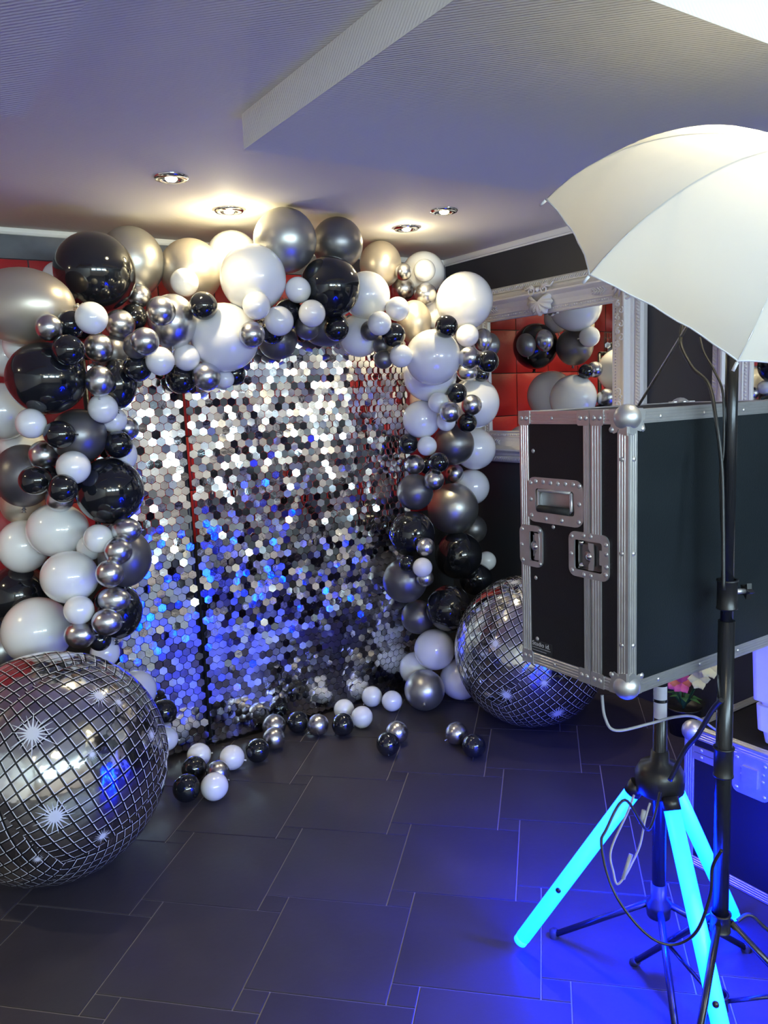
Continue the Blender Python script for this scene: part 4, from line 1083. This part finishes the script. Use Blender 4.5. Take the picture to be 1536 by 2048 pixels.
# pale plastic storage crate on it
CX0, CX1, CY0, CY1 = 2.175, 2.56, .84, 1.31
cr = thing('storage_crate', 'pale plastic storage crate glowing blue on the road case at the right edge', 'crate', ((CX0+CX1)/2, (CY0+CY1)/2, RZ))
def rbox(mb, x0, x1, y0, y1, z0, z1, r=.02, tp_=0.0):
    lp = [(p[1], p[2], z0) for p in frame_yz(0, x0+tp_, y0+tp_, x1-tp_, y1-tp_, r, 4)]; lq = [(p[1], p[2], z1) for p in frame_yz(0, x0, y0, x1, y1, r, 4)]
    n = len(lp); mb.add(lp+lq, [(k, (k+1) % n, n+(k+1) % n, n+k) for k in range(n)]+[tuple(reversed(range(n))), tuple(range(n, 2*n))])
mb = MB(); rbox(mb, CX0+.02, CX1-.02, CY0+.02, CY1-.02, RZ+.003, RZ+.045, tp_=.006); rbox(mb, CX0+.006, CX1-.006, CY0+.006, CY1-.006, RZ+.045, RZ+.125, tp_=.004); rbox(mb, CX0+.016, CX1-.016, CY0+.016, CY1-.016, RZ+.125, RZ+.142)
rbox(mb, CX0-.006, CX1+.006, CY0-.006, CY1+.006, RZ+.142, RZ+.33, tp_=.006); mb.build('crate_body', 'white_plastic', cr)
mb = MB(); rbox(mb, CX0-.014, CX1+.014, CY0-.014, CY1+.014, RZ+.33, RZ+.352); mb.build('crate_lid', 'white_plastic', cr)

# ------------------------------------------------------------------ silk flowers by the wall
FX, FY = 2.98, 2.12
fl = thing('flower_pot', 'potted pink and cream flowers peeking out below the flight case', 'flowers', (FX, FY, 0))
MB().lathe([(.001, 0), (.06, 0), (.08, .12), (.085, .13), (.078, .13), (.07, .115), (.001, .115)], (FX, FY, 0), n=20).build('pot', 'black', fl)
def bloom(c, mk, r, seed):
    rn = random.Random(seed); c = Vector(c); toc_ = (CAM-c).normalized(); u = toc_.cross(uz).normalized(); v = u.cross(toc_)
    st_ = MB().tube([(FX, FY, .11), ((FX+c.x)/2+.02, (FY+c.y)/2, (.11+c.z)/2+.03), c-toc_*.01], .003, 6).build('stem', 'green', fl)
    for i in range(6):
        a = 2*math.pi*i/6+rn.uniform(-.2, .2); dr = u*math.cos(a)+v*math.sin(a); sd = toc_.cross(dr); vs = []; fs = []
        for j in range(9):
            t_ = j/8; wd = r*.46*math.sin(math.pi*min(1, .10+t_*.86))**.7
            for q in (-1, -.5, 0, .5, 1): vs.append(c+dr*(r*t_-r*.10*q*q*t_)+sd*wd*q+toc_*(.010*math.sin(t_*2.6)-.006*abs(q)+.012*t_*t_+.002*math.sin(9*t_+5*q)))
        for j in range(8):
            for q in range(4): k = j*5+q; fs.append((k, k+1, k+6, k+5))
        MB().add(vs, fs, True).build('petal', mk if i % 3 or mk != 'pink' else 'orange', fl, fix=False)
def atx(px, py, x): return onx(px, py, x)
for px, py, mk, r in ((1363, 1366, 'pink', .050), (1398, 1358, 'cream', .048), (1338, 1362, 'pink', .045), (1420, 1335, 'cream', .05)): bloom(atx(px, py, FX-.02), mk, r, int(px))
for i in range(7):
    a = i*.9; dr = Vector((math.cos(a)*.5, math.sin(a), 0)); c = Vector((FX, FY, .12)); sd = dr.cross(uz).normalized()
    MB().add([c, c+dr*.05+uz*.06+sd*.018, c+dr*.05+uz*.06-sd*.018, c+dr*.10+uz*.05], [(0, 1, 3, 2)]).build('leaf', 'green', fl)

# ------------------------------------------------------------------ cables
def smooth(pts, n=8):
    pts = [Vector(p) for p in pts]; out = []
    for i in range(len(pts)-1):
        p0, p1, p2, p3 = pts[max(0, i-1)], pts[i], pts[i+1], pts[min(len(pts)-1, i+2)]
        for k in range(n):
            t_ = k/n; out.append(.5*((2*p1)+(-p0+p2)*t_+(2*p0-5*p1+4*p2-p3)*t_*t_+(-p0+3*p1-3*p2+p3)*t_**3))
    return out+[pts[-1]]
def depthpts(lst): return [CAM+ray(a, b)*dz for a, b, dz in lst]
def cable(lst, r, m, label, name='cable'):
    o = MB().tube(smooth(depthpts(lst)), r, 8).build(name, m); tag(o, label, 'cable', 'cables around the stands'); return o
cable([(1204, 1390, 1.84), (1210, 1435, 1.84), (1232, 1461, 1.84), (1300, 1447, 1.86), (1350, 1434, 1.9), (1390, 1434, 2.05), (1425, 1455, 2.3), (1470, 1490, 2.45), (1500, 1522, 2.42), (1560, 1505, 2.40)], .0036, 'cablegrey', 'thin pale cable looping from the flight case bottom across to the road case')
cable([(1320, 1585, 1.93), (1296, 1660, 1.86), (1250, 1600, 1.84), (1212, 1660, 1.80), (1203, 1690, 1.78), (1222, 1770, 1.74), (1262, 1835, 1.72), (1310, 1880, 1.70), (1355, 1888, 1.69), (1395, 1860, 1.66), (1420, 1790, 1.63), (1425, 1735, 1.60), (1443, 1700, 1.58)], .0034, 'cable', 'black cable hanging in a big loop between the glowing tripod legs')
cable([(1443, 1400, 1.72), (1425, 1420, 1.75), (1395, 1470, 1.80), (1370, 1500, 1.84), (1340, 1560, 1.88)], .006, 'cable', 'thick black cable from the light stand down to the tripod hub')
cable([(1300, 1606, 1.90), (1290, 1640, 1.88), (1280, 1690, 1.87), (1262, 1730, 1.86), (1248, 1755, 1.85), (1234, 1768, 1.85), (1227, 1745, 1.86), (1222, 1700, 1.87), (1255, 1625, 1.90), (1268, 1590, 1.92)], .0028, 'cablegrey', 'pale cable with inline connectors dangling beside the left glowing leg')
cn = MB(); cn.tube(depthpts([(1288, 1620, 1.885), (1282, 1648, 1.885)]), .0055, 8); c1 = tag(cn.build('cable_connector', 'cablegrey'), 'upper grey plug on the dangling pale cable', 'connector', 'inline cable connectors')
cn = MB(); cn.tube(depthpts([(1262, 1708, 1.86), (1246, 1758, 1.85)]), .0050, 8); c1 = tag(cn.build('cable_connector', 'cablegrey'), 'lower grey plug on the dangling pale cable', 'connector', 'inline cable connectors')
cable([(1365, 650, 1.78), (1362, 690, 1.77), (1385, 735, 1.74), (1418, 770, 1.70), (1432, 840, 1.66), (1443, 930, 1.655), (1446, 1040, 1.655), (1447, 1180, 1.65)], .0042, 'cable', 'black cable running from the umbrella lamp down along the stand pole')
cable([(1400, 675, 1.74), (1408, 705, 1.72), (1430, 745, 1.69), (1446, 790, 1.665), (1447, 900, 1.66), (1440, 960, 1.66), (1446, 1100, 1.66)], .0026, 'cable', 'thinner black cable beside the upper stand pole below the umbrella')
cable([(1475, 1842, 1.9), (1500, 1830, 1.9), (1536, 1860, 1.9), (1600, 1900, 1.9)], .005, 'cable', 'short black cable at the lower right below the road case')

# black gear bag and power strip at the lower right
g0 = onz(1545, 1930, .0)
bg = thing('gear_bag', 'soft glossy black bag on the floor at the lower right corner', 'bag', (1.98, .98, 0))
mb = MB(); N = 14; vs = []; fs = []
for i in range(N+1):
    for j in range(N*2):
        a = math.pi*i/N; b = 2*math.pi*j/(N*2); ex = .55
        sx_, sy_, sz_ = math.sin(a)*math.cos(b), math.sin(a)*math.sin(b), math.cos(a)
        f_ = lambda q: math.copysign(abs(q)**ex, q)
        wob = 1+.05*math.sin(5*b+3*a)+.03*math.sin(9*a+2*b)
        vs.append((1.96+.13*f_(sx_)*wob, .86+.19*f_(sy_)*wob, .085+.083*f_(sz_)*(1 if sz_ < 0 else wob)))
for i in range(N):
    for j in range(N*2): fs.append((i*N*2+j, i*N*2+(j+1) % (N*2), (i+1)*N*2+(j+1) % (N*2), (i+1)*N*2+j))
mb.add(vs, fs, True); mb.build('bag_body', 'black', bg)
MB().tube(smooth([(1.88, .78, .15), (1.90, .80, .22), (1.94, .88, .235), (1.92, .95, .21), (1.90, .97, .15)]), .008, 8).build('carry_handle', 'rubber', bg)
